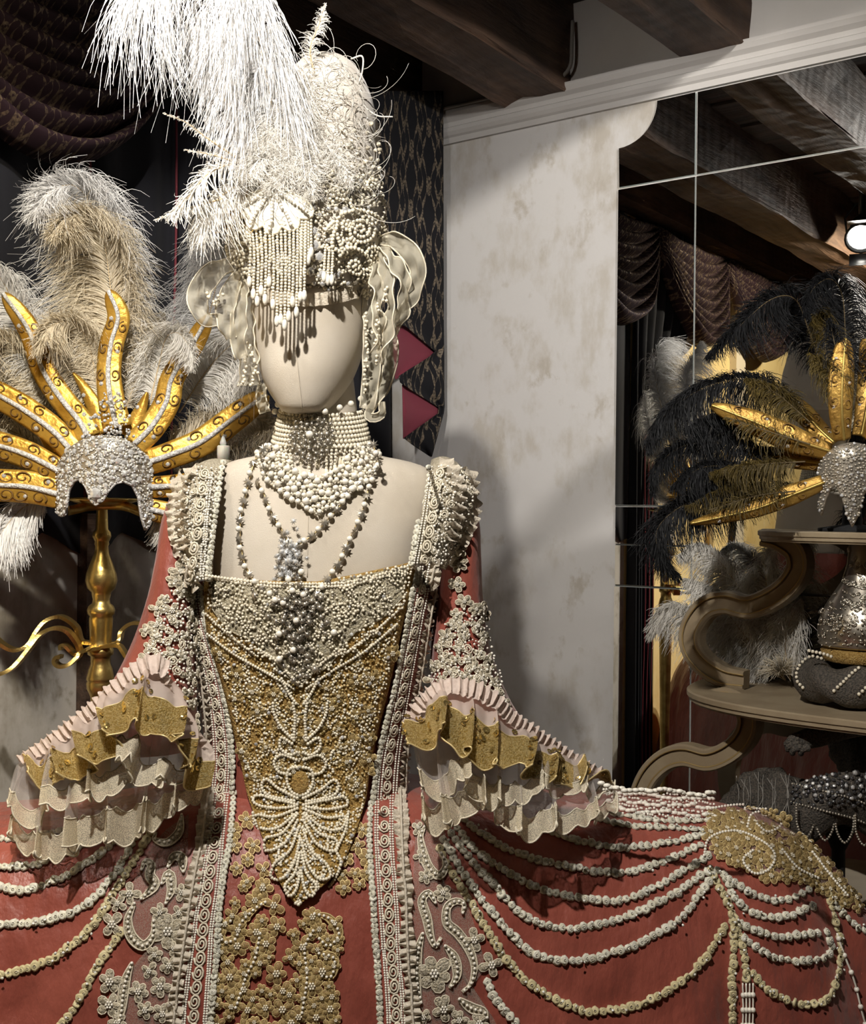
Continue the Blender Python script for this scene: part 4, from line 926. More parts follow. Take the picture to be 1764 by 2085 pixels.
def ruffle(top, hem, nw, amp, mat, hemmat, hemw, name, seed, push=.0, scal=0):
    """gathered cloth between a seam line and a hem line, both (px, py, Y)"""
    r = np.random.default_rng(seed); n = max(190, nw * 12); m = 18
    a = cr(np.array(top) * [1, 1, 400], n) / [1, 1, 400]; b = cr(np.array(hem) * [1, 1, 400], n) / [1, 1, 400]
    ph = np.cumsum(r.uniform(.5, 1.5, n)); ph = ph / ph[-1] * nw * 2 * PI
    L = np.array([at(*p) for p in a]); H = np.array([at(*p) for p in b]); T = nrm(np.gradient(H, axis=0))
    if scal: H = H + nrm(H - L) * (np.abs(np.sin(np.linspace(0, scal * PI, n)))[:, None] ** .7 - .5) * .009
    nor = nrm(np.cross(T, nrm(H - L))); nor *= np.where(nor[:, 1:2] > 0, -1, 1)
    t = np.linspace(0, 1, m)
    g = L[:, None] * (1 - t)[None, :, None] + H[:, None] * t[None, :, None]
    env = np.interp(np.linspace(0, 1, n), np.linspace(0, 1, 9), r.uniform(.45, 1.35, 9))[:, None]; f = (np.sin(ph)[:, None] + .45 * np.sin(2.3 * ph + 1)[:, None]) * env
    g = g + nor[:, None] * (f * amp * (t ** .6)[None])[..., None] + T[:, None] * (np.cos(ph)[:, None] * amp * .7 * t[None])[..., None] + nor[:, None] * (np.sin(t * PI) * push)[None, :, None]
    for i in range(n):      # rest on the skirt, never inside it
        for j in range(m):
            x, y = topx(g[i, j]); p, _ = cast(BODY, x, y, .0)
            if p is not None and g[i, j, 1] > p[1] - .006 and j > 1: g[i, j] = at(x, y, p[1] - .006 - .004 * (1 + f[i, 0]) * .5)
    cut = int(round((m - 1) * (1 - hemw)))
    mb = MB(); mb.grid(g[:, :cut + 1]); o = put(name, mb, MATS[mat], gown)
    if hemw:
        mb = MB(); gh = g[:, cut:] - V(0, .0012, 0); mb.grid(gh); h = put('hem_band', mb, MATS[hemmat], o)
        mb = MB(); mb.tube(gh[:, -1], .0013, 4); mb.tube(gh[:, 0], .0010, 4); put('hem_cord', mb, MATS['gold_cord' if 'gold' in hemmat else 'cream_cord'], o)
    return o, g
TL = [(40, 1552, 1.63), (110, 1500, 1.62), (190, 1435, 1.61), (250, 1378, 1.60), (300, 1338, 1.595), (330, 1345, 1.595), (352, 1400, 1.60), (385, 1450, 1.61), (414, 1500, 1.62)]
TR = [(838, 1470, 1.64), (862, 1425, 1.635), (900, 1392, 1.63), (950, 1388, 1.63), (1000, 1412, 1.635), (1035, 1452, 1.645), (1110, 1505, 1.67), (1190, 1560, 1.70), (1228, 1580, 1.71)]
LAY = [('tulle_fall', TL, [(15, 1690, 1.55), (45, 1725, 1.535), (112, 1745, 1.52), (190, 1708, 1.515), (255, 1712, 1.51), (320, 1672, 1.52), (360, 1645, 1.53), (402, 1615, 1.55)], 6, .017, 'tulle', 'lace_hem', .17, 51, 24),
       ('tulle_fall', TL, [(2, 1636, 1.55), (60, 1666, 1.53), (140, 1624, 1.515), (215, 1615, 1.505), (262, 1548, 1.50), (315, 1594, 1.505), (350, 1580, 1.515), (404, 1590, 1.55)], 5, .016, 'tulle', 'lace_hem', .20, 52, 22),
       ('tulle_fall', TR, [(850, 1655, 1.55), (890, 1692, 1.535), (950, 1652, 1.53), (1010, 1645, 1.535), (1062, 1696, 1.54), (1150, 1682, 1.56), (1215, 1665, 1.60), (1250, 1625, 1.64)], 6, .017, 'tulle', 'lace_hem', .17, 53, 24),
       ('tulle_fall', TR, [(846, 1604, 1.55), (890, 1614, 1.535), (940, 1590, 1.53), (1000, 1636, 1.53), (1060, 1622, 1.54), (1115, 1606, 1.565), (1190, 1614, 1.61), (1244, 1598, 1.65)], 5, .016, 'tulle', 'lace_hem', .20, 54, 22),
       ('gold_flounce', TL, [(46, 1584, 1.57), (120, 1586, 1.55), (195, 1548, 1.53), (248, 1470, 1.52), (300, 1486, 1.515), (345, 1498, 1.52), (380, 1570, 1.54), (412, 1600, 1.56)], 7, .015, 'tulle_pink', 'gold_glitter', .40, 55, 9),
       ('gold_flounce', TR, [(832, 1530, 1.57), (868, 1504, 1.56), (902, 1488, 1.555), (950, 1532, 1.55), (1002, 1556, 1.55), (1040, 1544, 1.56), (1085, 1576, 1.585), (1135, 1589, 1.61), (1200, 1582, 1.65), (1240, 1590, 1.68)], 7, .015, 'tulle_pink', 'gold_glitter', .46, 56, 9),
       ('gathered_ruffle', TL, [(46, 1558, 1.60), (118, 1514, 1.59), (198, 1452, 1.575), (255, 1400, 1.565), (302, 1370, 1.56), (334, 1376, 1.56), (358, 1426, 1.57), (415, 1518, 1.595)], 34, .004, 'ruffle_pink', None, 0, 57, 0),
       ('gathered_ruffle', TR, [(837, 1480, 1.60), (864, 1440, 1.60), (903, 1412, 1.595), (949, 1414, 1.595), (1001, 1434, 1.60), (1035, 1470, 1.61), (1108, 1520, 1.645), (1188, 1568, 1.69), (1229, 1586, 1.705)], 34, .004, 'ruffle_pink', None, 0, 58, 0)]
for nm, top, hem, nw, amp, mat, hm, hw, sd, sc_ in LAY:
    dY_ = {'gold_flounce': .028, 'gathered_ruffle': .024}.get(nm, 0.)
    hem = [(x, y, Y - dY_) for x, y, Y in hem]; top = [(x, y, Y - dY_ * .5) for x, y, Y in top]
    o, g = ruffle(top, hem, nw, amp, mat, hm, hw, nm, sd, .012, sc_)
    if nm == 'gold_flounce':    # round sequins with a hole stitched over the gold edge
        r = np.random.default_rng(sd); th = np.arange(8) / 8 * 2 * PI
        disc = np.vstack([np.stack([np.cos(th), np.sin(th), th * 0], 1), np.stack([np.cos(th) * .3, np.sin(th) * .3, th * 0 - .15], 1)]); df = np.array([[k, (k + 1) % 8, 8 + (k + 1) % 8, 8 + k] for k in range(8)])
        me = MB(); me.add(disc, df); sme = me.mesh('sequin', mats=[MATS['sequin']])
        for _ in range(64):
            i, j = int(r.integers(4, g.shape[0] - 4)), int(r.integers(8, g.shape[1] - 2)); p = g[i, j]; n = nrm(np.cross(g[i + 2, j] - g[i - 2, j], g[i, j + 1] - g[i, j - 1]))
            if n[1] > 0: n = -n
            piece('sequin', sme, p + n * .003, frameZ(nrm(n + r.normal(0, .15, 3))), o, .0042 * r.uniform(.8, 1.2))

# ------------------------------------------------------------------ feathers
def plume(rach, F, L, nb, droop=.3, fwd=.0, wid=.0007, prof=None, a0=.6, a1=1.35, m=6, seed=0, jit=.12, s0=.06, wave=.05, one=None, curl=.6):
    """ostrich plume: rach = 3D points of the quill, F = direction its face looks, L = longest barb"""
    r = np.random.default_rng(seed); R = cr(rach, 80); T = nrm(np.gradient(R, axis=0)); F = nrm(np.broadcast_to(F, R.shape)); S = nrm(np.cross(T, F)); F2 = np.cross(S, T)
    s = r.uniform(s0, 1, nb) ** .85; idx = np.clip((s * 79).astype(int), 0, 79); sd = np.where(r.random(nb) < .5, -1.0, 1.0) if one is None else np.full(nb, one)
    ang = a0 + (a1 - a0) * s ** 2 + r.normal(0, jit, nb)
    d = S[idx] * (sd * np.cos(ang))[:, None] + T[idx] * np.sin(ang)[:, None] + F2[idx] * r.normal(0, .18, nb)[:, None]
    pr = (np.clip(s / .25, .35, 1) * np.clip((1.12 - s) / .45, .25, 1)) if prof is None else prof(s)
    ln = L * pr * r.uniform(.7, 1.12, nb)
    t = np.linspace(0, 1, m)[None, :, None]; G = V(0, 0, -1)
    cv = (G * droop + F2[idx] * fwd) + r.normal(0, .10, (nb, 3))
    wv = nrm(r.normal(0, 1, (nb, 3)))[:, None] * np.sin(t * r.uniform(3, 8, (nb, 1, 1)) + r.uniform(0, 6, (nb, 1, 1))) * wave
    P = R[idx][:, None] + (d[:, None] * (t - .28 * curl * t ** 3) + cv[:, None] * t ** 2.0 + (F2[idx] * .45 - T[idx] * .55 + r.normal(0, .2, (nb, 3)))[:, None] * (curl * t ** 3) + wv * t) * ln[:, None, None]
    D = np.gradient(P, axis=1); W = nrm(np.cross(D, np.broadcast_to((F2[idx] + r.normal(0, .35, (nb, 3)))[:, None], D.shape))) * (wid * (1 - .75 * np.linspace(0, 1, m)))[None, :, None]
    vv = np.stack([P - W, P + W], 2)
    k = (np.arange(nb) * m * 2)[:, None]; q = np.arange(m - 1)[None] * 2
    f = np.stack([k + q, k + q + 1, k + q + 3, k + q + 2], -1).reshape(-1, 4)
    mb = MB(); mb.add(vv.reshape(-1, 3), f); return mb, R
def feather(name, px, F, Lpx, nb, mat, parent, quill=True, **kw):
    pts = [at(*p) for p in px]; Y = np.mean([p[2] for p in px])
    mb, R = plume(pts, F, Lpx / FPX * Y, nb, **kw)
    o = put(name, mb, MATS[mat], parent)
    if quill:
        q = MB(); q.tube(R, np.linspace(.0016, .0004, len(R)), 5); put('quill', q, MATS['quill_dark' if 'black' in mat or 'olive' in mat else 'quill'], o)
    return o

# ------------------------------------------------------------------ tall white headdress on the mannequin
hd = thing('plumed_headdress', 'tall white wig-like headdress of ostrich feathers, pearls and ribbon on the mannequin head', 'headdress', at(640, 590, 1.74))
HAT = [(634, 604, 1.735, 116, .104), (632, 570, 1.735, 136, .114), (628, 510, 1.735, 156, .122), (630, 445, 1.735, 152, .120), (642, 380, 1.737, 132, .112), (652, 310, 1.74, 120, .105), (660, 240, 1.742, 108, .096), (664, 180, 1.744, 86, .08), (666, 140, 1.746, 60, .056), (667, 118, 1.747, 28, .026), (667, 112, 1.747, 5, .005)]
hat = MB(); loft(hat, rows_s(HAT, 44), 48, e=.95); put('crown', hat, MATS['hat_felt'], hd, recalc=True)
HT = union(hat, head)
def hat_beads(n, test, r0, r1, off, mat, name, seed, base=S1, mind=5, box=(465, 350, 795, 612)):
    return scatter(n, test, r0, r1, off, mat, name, seed, HT, base, mind, box, hd)
yin = lambda x: 575 + 14 * math.sin((x - 500) / 260 * PI)
hat_beads(1500, lambda x, y, r: y < yin(x) and clump(x * 1.4, y * 1.3) > -.5, .0017, .0034, .004, 'pearl', 'seed_pearls', 61)
hat_beads(420, lambda x, y, r: y < yin(x), .0016, .003, .004, 'antique_silver', 'silver_beads', 62, GEM, 7)
hat_beads(120, lambda x, y, r: y < yin(x), .003, .0048, .006, 'crystal', 'crystals', 63, GEM, 14)
hat_beads(240, lambda x, y, r: y < 500 and x < 560 and x > 480, .0018, .003, .006, 'pearl_gold', 'gold_beads', 64)
hat_beads(200, lambda x, y, r: x > 690 and r.random() < (y - 240) / 200, .0018, .0042, .005, 'pearl', 'seed_pearls', 65, S1, 7, (640, 230, 785, 420))
# brow band: pleated white edge, crystals
P, N = cast_line(HT, [(522, 592), (560, 606), (615, 612), (680, 606), (738, 588)], spacing=2.4, off=.006, dY=1.66); N = smoothN(N, 5); S, T = side_of(P, N); k = len(P); w = np.linspace(-1, 1, 4)
g = P[:, None] + S[:, None] * (w * .009)[None, :, None] + N[:, None] * (np.sin(np.arange(k) * .85)[:, None] * .003 * np.ones(4)[None])[..., None]
mb = MB(); mb.grid(g); put('pleated_brow_band', mb, MATS['ruffle'], hd)
gem_mb = MB(); gem_mb.add(*GEM); gme = gem_mb.mesh('crystal', mats=[MATS['crystal']], smooth=False)
for (x, y, r) in [(640, 472, 9), (642, 500, 11), (650, 524, 11), (632, 552, 10), (655, 556, 9), (520, 528, 8), (523, 548, 9), (610, 556, 8), (590, 560, 7), (700, 430, 9), (683, 560, 8), (720, 570, 8)]:
    p, n = cast(HT, x, y, .005, 1.63); piece('crystal', gme, p, frameZ(n), hd, r * SK)
# pearl fringe: each strand hangs free and ends in a drop
for k, x in enumerate(range(512, 632, 8)):
    y0 = 432 + 30 * abs(math.sin(k * .7)) * (x < 600) ; y1 = [560, 585, 600, 578, 596, 560, 606, 640, 636, 648, 630, 600, 622, 590, 588][k]
    p0, n = cast(HT, x, y0, .008, 1.63); P = cr([p0, at(x - 2, (y0 + y1) / 2, p0[1] - .012), at(x - 4, y1, p0[1] - .014)], int((y1 - y0) / 6.2) + 2)
    mb = MB(); mb.inst(S1, P, .0022); o = put('pearl_strand', mb, MATS['pearl'], hd)
    mb = MB(); mb.inst((S2[0] * np.array([1, 1, 2.3]), S2[1]), [P[-1] - V(0, 0, .009)], .0036); put('pearl_drop', mb, MATS['pearl_white'], o)
for k, (x, y0, y1) in enumerate([(660, 505, 550), (668, 505, 556), (676, 500, 556), (612, 420, 560), (620, 425, 540), (628, 415, 515), (634, 415, 500)]):
    p0, n = cast(HT, x, y0, .008, 1.63); P = cr([p0, at(x, y1, p0[1] - .008)], int((y1 - y0) / 6.2) + 2); mb = MB(); mb.inst(S1, P, .0022); o = put('pearl_strand', mb, MATS['pearl'], hd)
    mb = MB(); mb.inst((S2[0] * np.array([1, 1, 2.3]), S2[1]), [P[-1] - V(0, 0, .009)], .0036); put('pearl_drop', mb, MATS['pearl_white'], o)
# shell ornament with pearl ribs
for a in (-.95, -.45, 0.05, .55, 1.0):
    F_, C_ = MB(), MB(); out = petal(566, 396, PI / 2 + a, 84, 24, 14); patch(F_, C_, out, HT, .012, .006, .0022); o = put('shell_petal', F_, MATS['pearl_white'], hd); put('pearl_edge', C_, MATS['pearl'], o)
    c, s = math.cos(PI / 2 + a), math.sin(PI / 2 + a)
    P, N = cast_line(HT, [(566 + c * 15, 396 + s * 15), (566 + c * 74, 396 + s * 74)], spacing=6.5, off=.02, dY=1.62); mb = MB(); mb.inst(S1, P, .0027); put('pearl_rib', mb, MATS['pearl_white'], o)
# coiled pearl scrolls at the temples
def coil(cx, cy, r, turns, ang, mat='pearl', rb=.0030, sp=6.5):
    t = np.linspace(0, 1, 60); a = ang + t * turns * 2 * PI; rr = r * (1 - .85 * t); pts = np.stack([cx + rr * np.cos(a), cy + rr * np.sin(a)], 1)
    P, N = cast_line(HT, pts, spacing=sp, off=.010, dY=1.68); mb = MB(); mb.inst(S1, P, rb); put('pearl_scroll', mb, MATS[mat], hd)
for a in [(726, 470, 26, 2.2, 0), (752, 515, 18, 2, 1), (705, 500, 16, 1.6, 2), (700, 460, 12, 1.5, 0), (745, 450, 16, 1.6, 3), (735, 560, 16, 1.6, 3), (715, 540, 15, 1.6, 1), (505, 480, 22, 2, 2), (498, 520, 16, 2, 1), (530, 505, 14, 1.6, 0), (512, 560, 20, 2.2, 2), (740, 595, 14, 1.6, 2), (500, 590, 17, 2, 4), (690, 395, 18, 1.8, 1), (750, 380, 14, 1.6, 2), (720, 415, 15, 1.5, 2)]: coil(*a)
for pts in ([(690, 440), (720, 432), (755, 445), (772, 480), (770, 530), (762, 580)], [(686, 520), (700, 505), (725, 510), (740, 535), (738, 575)], [(660, 470), (680, 455), (672, 500), (690, 512), (680, 480)], [(488, 460), (478, 500), (490, 545), (500, 600)], [(540, 425), (520, 455), (515, 490)], [(600, 330), (575, 360), (560, 390)], [(600, 330), (612, 365), (640, 395)]):
    P, N = cast_line(HT, pts, spacing=7, off=.012, dY=1.68); mb = MB(); mb.inst(S1, P, .0033); put('pearl_scroll', mb, MATS['pearl'], hd)
# gold wire and moss tuft on the left
mb = MB()
for k in range(150):
    x, y = rng.normal(497, 16), rng.normal(420, 28); p, n = cast(HT, x, y, .004, 1.7); q = p + n * .012 + rng.normal(0, .006, 3); mb.tube(np.array([p, (p + q) / 2 + rng.normal(0, .003, 3), q]), .0007, 3)
put('gold_tuft', mb, MATS['gold_leaf'], hd, kind='stuff')
# plumes of the headdress (px, py, depth)
FB, FC = 'feather_bright', 'feather_white'
feather('plume', [(560, 330, 1.66), (510, 160, 1.64), (470, 20, 1.62), (430, -70, 1.60), (360, -90, 1.58), (300, -60, 1.57)], (-.2, -1, .1), 165, 900, FB, hd, droop=1.35, fwd=.1, wid=.0009, seed=1, a0=.5, prof=lambda s: np.interp(s, [0, .45, .65, 1], [.3, .45, 1.05, .95]), jit=.25)
feather('plume', [(575, 320, 1.65), (545, 170, 1.63), (520, 40, 1.61), (500, -60, 1.60), (470, -110, 1.59)], (.1, -1, 0), 135, 1000, FB, hd, droop=1.2, fwd=.15, wid=.0009, seed=2, a0=.75, prof=lambda s: .62 + .4 * np.sin(s * PI) ** .7, jit=.2)
feather('plume', [(540, 340, 1.65), (470, 240, 1.63), (440, 120, 1.615), (420, 30, 1.60)], (-.1, -1, 0), 78, 560, FB, hd, droop=1.25, fwd=.1, wid=.0009, seed=3, a0=.6, jit=.25, prof=lambda s: .7 + .3 * s)
feather('plume', [(560, 340, 1.64), (500, 330, 1.62), (430, 350, 1.60), (385, 400, 1.59), (345, 440, 1.58)], (-.1, -1, .3), 66, 230, FC, hd, droop=.75, wid=.0010, seed=4, jit=.35, wave=.1)
feather('plume', [(540, 350, 1.645), (480, 380, 1.625), (430, 420, 1.61), (405, 480, 1.60)], (-.1, -1, .3), 84, 280, FC, hd, droop=.95, wid=.0009, seed=5, jit=.3, wave=.08)
feather('wisp', [(480, 320, 1.62), (420, 280, 1.60), (380, 250, 1.59), (332, 230, 1.58)], (0, -1, .3), 15, 110, FC, hd, droop=.3, wid=.0012, seed=6, jit=.4)
feather('wisp', [(480, 330, 1.62), (430, 315, 1.60), (375, 305, 1.59)], (0, -1, .3), 14, 80, FC, hd, droop=.3, wid=.0012, seed=7, jit=.4)
feather('wisp', [(470, 400, 1.62), (400, 420, 1.60), (350, 435, 1.59), (315, 448, 1.585)], (0, -1, .3), 18, 110, FC, hd, droop=.5, wid=.0012, seed=8, jit=.4)
feather('plume', [(640, 150, 1.66), (632, 100, 1.66), (650, 50, 1.66), (662, 8, 1.66)], (.1, -1, .1), 30, 220, FC, hd, droop=.1, wid=.0008, seed=9, jit=.4, wave=.1)
for k, (p, L, nb) in enumerate([([(640, 120, 1.66), (610, 200, 1.64), (590, 280, 1.62), (560, 330, 1.61)], 62, 380), ([(640, 150, 1.65), (635, 210, 1.635), (620, 300, 1.62), (620, 350, 1.615)], 46, 260), ([(600, 280, 1.64), (560, 300, 1.62), (520, 330, 1.61), (490, 360, 1.60)], 66, 380), ([(640, 260, 1.635), (670, 300, 1.62), (700, 340, 1.615), (715, 380, 1.61)], 48, 200),
                               ([(610, 250, 1.635), (600, 310, 1.615), (575, 360, 1.605), (540, 385, 1.60)], 60, 360), ([(580, 200, 1.65), (560, 260, 1.63), (530, 300, 1.615)], 70, 340), ([(650, 300, 1.62), (625, 350, 1.605), (640, 400, 1.60)], 50, 260)]):
    feather('plume', p, (0, -1, .2), L, int(nb * 1.3), FC, hd, droop=.55, fwd=.25, wid=.0006, seed=20 + k, jit=.6, wave=.2, quill=False)
mb = MB(); r = np.random.default_rng(5)
for k in range(240):     # single curling barbs all over the crown
    x, y = r.uniform(540, 745), r.uniform(140, 420); p, n = cast(HT, x, y, .006, 1.65); a = r.uniform(0, 6.3); tt = np.linspace(0, 1, 14); d = nrm(V(math.cos(a), -.6, math.sin(a))); e = nrm(np.cross(d, V(0, 1, 0))); L = r.uniform(.025, .06)
    c = r.uniform(2, 6); P = p + (d[None] * (np.sin(tt * c) / c)[:, None] + e[None] * ((1 - np.cos(tt * c)) / c)[:, None]) * L * 1.6 + n * (.02 * tt)[:, None]
    mb.tube(P, np.linspace(.0006, .0003, 14), 3)
put('curling_barbs', mb, MATS[FC], hd, kind='stuff')
mb = MB(); P = [at(715, 120, 1.67), at(738, 115, 1.66), at(738, 145, 1.655), at(730, 172, 1.66)]; mb.tube(cr(P, 24), .0013, 5); put('curling_wisp', mb, MATS[FC], hd)
mb = MB(); P = [at(745, 220, 1.67), at(770, 236, 1.665), at(800, 238, 1.66)]; mb.tube(cr(P, 16), .0011, 5); put('curling_wisp', mb, MATS[FC], hd)
# ribbon bows: organza loops with corded edges
def ribbon(pts, w, parent, side=(.4, -1, .2), twist=0., name='ribbon_loop'):
    C_ = cr([at(*p) for p in pts], 40); T = nrm(np.gradient(C_, axis=0)); s0 = nrm(np.array(side, float)); S = []
    for k, t in enumerate(T):
        a = twist * k / 39; b = nrm(np.cross(t, s0)); S.append(nrm(b * math.cos(a) + np.cross(t, b) * math.sin(a)))
    S = np.array(S); ww = np.broadcast_to(np.asarray(w if np.ndim(w) else [w] * 40, float) if np.ndim(w) == 0 or len(w) == 40 else np.interp(np.linspace(0, 1, 40), np.linspace(0, 1, len(w)), w), (40,)) * SK
    t = np.linspace(-1, 1, 7); g = C_[:, None] + S[:, None] * (t[None, :, None] * ww[:, None, None]) + np.cross(T, S)[:, None] * (np.sin(t * PI * 2.2)[None, :, None] * ww[:, None, None] * .22)
    ph = rng.uniform(0, 6); uu = np.linspace(0, 1, 40)[:, None]; vv = np.linspace(-1, 1, 7)[None]; cr_w = (.0035 * np.sin(uu * 17 + vv * 2.2 + ph) + .003 * np.sin(uu * 29 - vv * 3 + ph * 2)) * np.clip(uu * 6, 0, 1)
    g = g + np.cross(T, S)[:, None] * cr_w[..., None]
    mb = MB(); mb.grid(g); o = put(name, mb, MATS['organza'], parent)
    mb = MB(); mb.tube(g[:, 0], .0012, 4); put('ribbon_edge', mb, MATS['cream_cord'], o); mb = MB(); mb.tube(g[:, -1], .0012, 4); put('ribbon_edge', mb, MATS['cream_cord'], o); return o
ribbon([(772, 490, 1.69), (800, 488, 1.665), (836, 515, 1.65), (851, 553, 1.648), (840, 600, 1.655), (815, 640, 1.665), (800, 652, 1.67)], [8, 14, 19, 19, 17, 13, 8], hd, (0, -1, 0), .5)
ribbon([(770, 500, 1.685), (798, 520, 1.65), (820, 565, 1.64), (824, 615, 1.645), (810, 662, 1.65), (798, 690, 1.655)], [8, 13, 16, 16, 14, 8], hd, (.5, -1, 0), -.7)
ribbon([(768, 508, 1.68), (786, 560, 1.645), (796, 630, 1.638), (788, 690, 1.642), (774, 740, 1.65)], [8, 13, 15, 14, 10], hd, (-.5, -1, .1), .6)
ribbon([(764, 520, 1.675), (768, 590, 1.642), (772, 660, 1.636), (768, 720, 1.642)], [8, 12, 14, 10], hd, (.6, -1, .1), -.5)
ribbon([(750, 600, 1.70), (757, 680, 1.69), (756, 760, 1.685), (748, 832, 1.68)], [12, 17, 18, 15], hd, (.4, -1, 0), .3, 'ribbon_tail')
ribbon([(788, 650, 1.71), (796, 720, 1.70), (784, 785, 1.69), (752, 838, 1.685), (758, 850, 1.68), (780, 842, 1.68), (780, 818, 1.68)], [10, 16, 15, 11, 9, 8, 7], hd, (.2, -1, 0), .4, 'ribbon_tail')
ribbon([(488, 540, 1.69), (455, 542, 1.665), (420, 570, 1.65), (402, 610, 1.648), (416, 645, 1.655), (450, 655, 1.665)], [8, 16, 22, 22, 17, 9], hd, (0, -1, 0), -.4)
ribbon([(492, 550, 1.685), (470, 590, 1.655), (458, 640, 1.645), (470, 690, 1.65)], [8, 16, 20, 12], hd, (.5, -1, 0), .7)
ribbon([(497, 560, 1.68), (490, 620, 1.65), (484, 690, 1.645), (492, 730, 1.65)], [8, 14, 17, 12], hd, (-.5, -1, 0), -.6)
ribbon([(505, 600, 1.69), (502, 670, 1.685), (506, 740, 1.68), (508, 785, 1.68)], [12, 18, 24, 27], hd, (-.3, -1, 0), .2, 'ribbon_tail')
ribbon([(535, 780, 1.70), (532, 810, 1.69), (540, 840, 1.69)], [8, 10, 12], hd, (.2, -1, 0), .3, 'ribbon_tail')
# pearl beading on the ribbon tails
for pts in ([(770, 640, 1.64), (768, 700, 1.64), (772, 740, 1.645)], [(505, 700, 1.66), (520, 745, 1.66), (512, 785, 1.66)], [(495, 720, 1.66), (500, 760, 1.66), (495, 785, 1.66)], [(418, 600, 1.64), (435, 618, 1.635), (450, 600, 1.635)], [(745, 640, 1.675), (748, 720, 1.67), (744, 800, 1.665)], [(790, 590, 1.635), (770, 640, 1.632), (768, 690, 1.632)]):
    P = cr([at(*p) for p in pts], int(plen([p[:2] for p in pts]) / 6) + 2); mb = MB(); mb.inst(S1, P + rng.normal(0, .002, P.shape), .0026); put('pearl_spray', mb, MATS['pearl'], hd)

# ------------------------------------------------------------------ necklaces
NB = union(torso, neck, bod)
star = MB(); th = np.arange(16) / 16 * 2 * PI; rr = np.where(np.arange(16) % 2, .45, 1.0)
star.add(np.vstack([np.stack([np.cos(th) * rr, np.sin(th) * rr, np.where(np.arange(16) % 2, .28, .05)], 1), [[0, 0, .5]], [[0, 0, -.1]]]), [[k, (k + 1) % 16, 16] for k in range(16)] + [[(k + 1) % 16, k, 17] for k in range(16)])
star_me = star.mesh('silver_star', mats=[MATS['antique_silver']], smooth=False)
STARB = (np.vstack(star.v), np.vstack(star.f))
pm = MB(); pm.add(*S2); pearl_me = pm.mesh('pearl', mats=[MATS['pearl_white']])
ck = thing('pearl_choker', 'many-row pearl choker with a round silver brooch close under the chin', 'necklace', at(655, 900, 1.70))
def neck_ring(y, hw, hd, dip, cx=655):
    th = np.linspace(0, 2 * PI, 400); c = at(cx, y, 1.742); h = hw / FPX * 1.742
    return np.stack([c[0] + h * np.cos(th), c[1] - hd * np.sin(th), c[2] - dip * np.clip(np.sin(th), 0, 1) ** 1.0], 1)
for k in range(8):
    y = 836 + k * 8.8; hw = 84 + k * 2.1; ring = neck_ring(y, hw, .060 + .0015 * k, .012)
    n = int(2 * PI * (hw / FPX * 1.742) / .0066); P = cr(ring, n); mb = MB(); mb.inst(S1, P, .0033); put('pearl_row', mb, MATS['pearl'], ck)
for (x, y) in [(566, 824), (578, 834), (592, 842), (662, 838), (692, 830), (715, 822), (735, 812), (560, 838), (742, 826)]: piece('pearl', pearl_me, at(x, y, 1.672 + .06 * ((x - 655) / 95) ** 2), np.eye(3), ck, .0047)
CKB = MB(); g = np.array([neck_ring(836 + k * 11, 86 + 2.6 * k, .0625 + .002 * k, .012) for k in range(8)]); CKB.grid(g); CK = union(CKB, torso, neck)
br = MB(); c, n = cast(CK, 634, 890, .006, 1.66); R = frameZ(n); q, rads, Rs = [], [], []
for ring, cnt_, rad in ((.0, 1, .006), (.009, 8, .0052), (.017, 14, .0055), (.025, 18, .006), (.031, 20, .005)):
    for k in range(cnt_): a = k / cnt_ * 2 * PI + ring * 90; q.append(c + R[:, 0] * ring * math.cos(a) + R[:, 1] * ring * 1.08 * math.sin(a) - n * .10 * ring + rng.normal(0, .0008, 3)); rads.append(rad); Rs.append(frameZ(nrm(n + rng.normal(0, .3, 3)), a))
br.inst(STARB, np.array(q), np.array(rads), np.array(Rs)); bo = put('brooch', br, MATS['antique_silver'], ck); piece('pearl', pearl_me, c + n * .006, np.eye(3), bo, .0056)
for k, x in enumerate(range(576, 736, 9)):
    if 600 < x < 668 and k % 2: continue
    y0, y1 = 912, 952 + 14 * math.sin(k * 1.3) - abs(x - 655) * .12; p0, _ = cast(CK, x, y0, .004, 1.68); p1, _ = cast(CK, x + (655 - x) * .05, y1, .006, 1.68)
    mb = MB(); mb.inst(S1, cr([p0, p1], int((y1 - y0) / 6)), .0024); o = put('pearl_strand', mb, MATS['pearl'], ck); mb = MB(); mb.inst((S2[0] * np.array([1, 1, 2.6]), S2[1]), [p1 - V(0, 0, .008)], .0034); put('pearl_drop', mb, MATS['pearl'], o)
bib = thing('pearl_bib_necklace', 'wide bib of clustered white pearls and silver spacers below the choker', 'necklace', at(645, 990, 1.66))
POL = [(522, 932), (540, 905), (575, 915), (600, 960), (640, 975), (690, 960), (725, 915), (752, 895), (776, 940), (755, 985), (715, 1010), (690, 1030), (645, 1052), (612, 1030), (575, 1010), (540, 975)]
big = []
def bp_(x, y, rad, r):
    p, n = cast(NB, x, y, .006 + rad * SK * .6, 1.68); big.append(p); piece('pearl', pearl_me, p, np.eye(3), bib, rad * SK)
fill_region(POL, 130, 5.0, 7.6, bp_, 71, .95)
def insP(x, y):
    c = False; j = len(POL) - 1
    for i in range(len(POL)):
        if (POL[i][1] > y) != (POL[j][1] > y) and x < (POL[j][0] - POL[i][0]) * (y - POL[i][1]) / (POL[j][1] - POL[i][1]) + POL[i][0]: c = not c
        j = i
    return c
scatter(620, lambda x, y, r: insP(x, y), .0020, .0034, .006, 'pearl', 'small_pearls', 72, NB, S1, 5, (515, 890, 780, 1056), bib)
scatter(170, lambda x, y, r: insP(x, y), .0024, .0044, .008, 'antique_silver', 'silver_flowers', 73, NB, STARB, 9, (515, 890, 780, 1056), bib)
